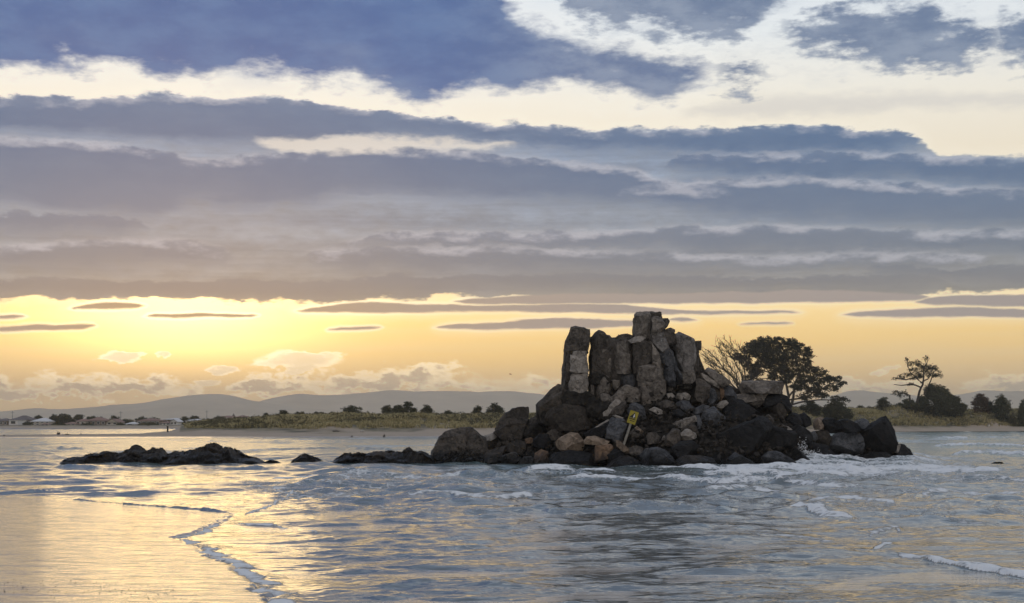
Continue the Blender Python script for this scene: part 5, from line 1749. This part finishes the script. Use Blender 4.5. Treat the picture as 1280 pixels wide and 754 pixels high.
house(204, 232, 524.6, 522.6, 531, m_wall_b, m_roof_p, 'long roof with a bright edge behind the white gabled house', 4, D=468)
house(232, 253, 525.8, 523.8, 529, m_wall_w, m_roof_p, 'long low white building just left of the dune', 5, D=452)
house(272, 292, 522, 519.5, 526, m_wall_c, m_roof_r, 'distant hazy building left of the spire', 4, D=640, depth=14)
house(294, 306, 521.5, 519, 526, m_wall_c, m_roof_r, 'distant hazy building right of the spire', 3, D=640, depth=14)


def mast(px, top, D, label, name='mast', r=.12):
    x = (px - 640) / FPX * D
    zb = ground_at(x, D) - .2
    zt = CAM_H + (HOR - top) / FPX * D
    rt = empty(name, (x, D, zb))
    tag(rt, label, name.replace('_', ' '), 'thin masts on the far bank')
    t_ = Tris()
    t_.tube([Vector((0, 0, 0)), Vector((0, 0, (zt - zb) * .5)), Vector((0, 0, zt - zb))], r, r * .5, 6)
    t_.build('pole', m_steel, rt, True)
    box_obj('crossarm', (-.6, .6, -.05, .05, (zt - zb) * .86, (zt - zb) * .86 + .1), m_steel, rt)


mast(15.5, 513.5, 470, 'thin mast above the hipped roof at far left')
mast(151, 513.5, 470, 'thin mast above the gap right of the cream gabled house')
mast(258.5, 512.5, 520, 'thin mast above the long low white building')
# spire far beyond
sp = empty('church_spire', ((292 - 640) / FPX * 650, 650, 1.0))
tag(sp, 'small pointed spire above the hazy buildings beyond the dune', 'spire')
hs = (HOR - 516.8) / FPX * 650 + CAM_H - 1.0
box_obj('tower', (-.9, .9, -.9, .9, 0, hs * .62), m_wall_b, sp)
mesh_from('roof', [(-1, -1, hs * .62), (1, -1, hs * .62), (1, 1, hs * .62), (-1, 1, hs * .62), (0, 0, hs)], [(0, 1, 4), (1, 2, 4), (2, 3, 4), (3, 0, 4), (3, 2, 1, 0)], m_roof_d, sp)

FB = 'trees along the far bank'
for k, (cx_, top, rx, bpy_, D, lab) in enumerate([
    (69, 518.5, 7, 534, 452, 'leftmost of the tall bank trees, beside the two storey house'), (81, 517, 10, 534, 454, 'tallest broad tree of the far bank'),
    (98, 518, 8, 533, 458, 'bank tree just right of the tallest broad one'), (116, 520.5, 10, 533, 460, 'low wide bank tree behind the russet roofs'),
    (143, 519.5, 5, 530, 462, 'small bank tree over the cream gabled house'), (4, 523.5, 5, 531, 462, 'small bank tree at the far left edge'),
    (180, 521, 9, 531, 464, 'bank tree over the left half of the long brown house'), (192, 521.3, 7, 531, 464, 'bank tree over the right half of the long brown house'),
    (230, 520.5, 7, 529, 466, 'bank tree left of the long low white building'), (243, 520.3, 8, 529, 466, 'bank tree over the long low white building'),
    (160, 523.5, 8, 532, 462, 'low bank shrubbery over the small white shed'), (126, 520.5, 5, 531, 462, 'narrow bank tree right of the low wide one'),
    (48, 519.5, 8, 530, 466, 'bank tree behind the two storey house'), (34, 528.5, 5, 534, 443, 'garden bush in front of the hipped roof house'), (74, 529.5, 6, 535, 441, 'hedge in front of the leftmost tall bank tree'),
    (110, 530, 6, 535, 441, 'hedge in front of the long russet roofed house'), (150, 530.5, 5, 535, 441, 'hedge right of the cream gabled house'), (186, 529, 12, 535, 441, 'long hedge in front of the long brown house'),
    (276, 520, 9, 525, 560, 'hazy tree clump below the distant building left of the spire'), (304, 521.5, 12, 525, 560, 'hazy tree clump right of the spire'),
]):
    shrub(D, cx_, top, rx * 1.35, bpy_, m_bush, lab, 200 + k, 8, name='bank_tree' if 'tree' in lab else 'hedge', cat='tree' if 'tree' in lab else 'hedge', ts=.85, dense=.8, group=FB, per=12)

# ------------------------------------------------------------------ small things on the sand bar and in the air
m_drift = plain_mat('driftwood', (.05, .04, .032), .9, .3, 5, .02)
m_pale = plain_mat('bleached_wood', (.55, .52, .47), .8, .2, 5, .02)
m_bird = plain_mat('gull_dark', (.06, .06, .065), .7, .2)


def drift(px, D, L_, h, label, seed, mat=None, rz=0.0):
    x = (px - 640) / FPX * D
    z = ground_at(x, D)
    rnd = random.Random(seed)
    rt = empty('driftwood', (x, D, z), rz)
    tag(rt, label, 'driftwood')
    t_ = Tris()
    t_.tube(curve_pts(Vector((-L_ / 2, 0, h * .15)), Vector((L_ / 2, .1, h * .35)), rnd, .05, 6), h * .32, h * .18, 7)
    t_.build('log', mat or m_drift, rt, True)
    t_ = Tris()
    for _ in range(4):
        a = Vector((rnd.uniform(-.3, .3) * L_, 0, h * .25))
        t_.tube(curve_pts(a, a + Vector((rnd.gauss(0, .3) * L_ * .5, rnd.gauss(0, .2), h * rnd.uniform(.5, .95))), rnd, .1, 4), h * .11, h * .04, 5)
    t_.build('branch', mat or m_drift, rt, True)


drift(73, 206, .40, .55, 'dark upright stump of driftwood on the low sand bar at left', 1)
drift(84, 203, .65, .25, 'dark flat driftwood lying right of the stump on the sand bar', 2)
drift(101, 210, .25, .22, 'small dark lump of driftwood near the back of the sand bar', 3)
drift(5, 194, .25, .18, 'dark bit of driftwood at the water edge of the bar, far left', 4)
drift(440, 197, .30, .20, 'dark bit of driftwood at the water edge below the domed evergreen', 5)
drift(480, 198, .35, .28, 'dark driftwood on the beach below the paired round trees', 6)
drift(420, 205, 1.0, .25, 'long dark branch washed up high on the left beach', 7)
drift(453, 205, .5, .40, 'pale bleached driftwood on the left beach', 8, m_pale)
drift(1236, 318, .55, .75, 'pale bleached stump on the right beach under the black green bush', 9, m_pale)
x = (209.5 - 640) / FPX * 214
po = empty('marker_post', (x, 214, ground_at(x, 214) - .2))
tag(po, 'short dark marker post at the left foot of the dune', 'post')
box_obj('shaft', (-.11, .11, -.11, .11, 0, 1.0), m_drift, po, .02)
box_obj('cap', (-.14, .14, -.14, .14, 1.0, 1.08), m_drift, po, .02)


def bird(px, py, D, span, label, rz, roll):
    rt = empty('bird', P(px, py, D), rz)
    rt.rotation_euler = (0, roll, rz)
    tag(rt, label, 'bird', 'birds in flight')
    t_ = Tris()
    t_.tube([Vector((0, -.26, 0)) * span, Vector((0, -.14, .02)) * span, Vector((0, .05, .015)) * span, Vector((0, .30, 0)) * span], .055 * span, .012 * span, 7)
    t_.build('body', m_bird, rt, True)
    for s_ in (-1, 1):
        v = [Vector(q) * span for q in [(s_ * .03, -.08, .02), (s_ * .25, -.10, .11), (s_ * .50, .06, .05), (s_ * .26, .06, .09), (s_ * .03, .10, .02)]]
        v += [q + Vector((0, 0, -.012 * span)) for q in v]
        f = [(0, 1, 3, 4), (1, 2, 3), (9, 8, 6, 5), (8, 7, 6), (0, 5, 6, 1), (1, 6, 7, 2), (2, 7, 8, 3), (3, 8, 9, 4), (4, 9, 5, 0)]
        mesh_from('wing', v, f, m_bird, rt)


bird(638, 468, 150, .55, 'small dark bird in flight left of the rock stack', 1.1, .25)
bird(101, 492.5, 180, .45, 'tiny dark bird low over the far left bank', .4, -.2)

# spray thrown up where the surf hits the dip in the rock
rnd = random.Random(77)
dr = Tris()
for _ in range(1500):
    px = rnd.gauss(1004, 9)
    hh_ = abs(rnd.gauss(0, 1)) * (9 if abs(px - 1003) < 6 else 5)
    p = P(px, 574 - hh_, 73.4 + rnd.gauss(0, .4))
    s_ = rnd.uniform(.007, .030)
    i = len(dr.v)
    dr.v += [p + Vector((s_, 0, 0)), p + Vector((-s_ * .6, s_ * .8, 0)), p + Vector((-s_ * .6, -s_ * .8, 0)), p + Vector((0, 0, s_ * 1.3)), p + Vector((0, 0, -s_ * 1.1))]
    dr.f += [(i, i + 1, i + 3), (i + 1, i + 2, i + 3), (i + 2, i, i + 3), (i + 1, i, i + 4), (i + 2, i + 1, i + 4), (i, i + 2, i + 4)]
m_spray = plain_mat('spray', (.75, .77, .78), .4, .05)
spray = dr.build('sea_spray', m_spray, None)
tag(spray, kind='stuff')

# shell and pebble grit left on the wet sand
rnd = random.Random(88)
gr = Tris()
for k_ in range(200):
    cl_ = [(60, 746, 60, 5), (150, 741, 26, 4), (108, 731, 22, 3), (215, 748, 30, 4), (20, 735, 30, 5)][k_ % 5]
    py = rnd.gauss(cl_[1], cl_[3])
    px = rnd.gauss(cl_[0], cl_[2])
    gx, gy = G(px, py)
    if sand_sd(np.array([gx]), np.array([gy]))[0] < .25:
        continue
    z = ground_at(gx, gy)
    r = rnd.uniform(.003, .009)
    i = len(gr.v)
    for k in range(6):
        a = k * math.pi / 3 + rnd.uniform(-.3, .3)
        gr.v.append(Vector((gx + math.cos(a) * r * rnd.uniform(.8, 1.4), gy + math.sin(a) * r * rnd.uniform(.8, 1.8), z - .002)))
    gr.v.append(Vector((gx, gy, z + r * rnd.uniform(.5, .9))))
    for k in range(6):
        gr.f.append((i + k, i + (k + 1) % 6, i + 6))
grit = gr.build('shell_grit', RM['brown'], None)
tag(grit, kind='stuff')
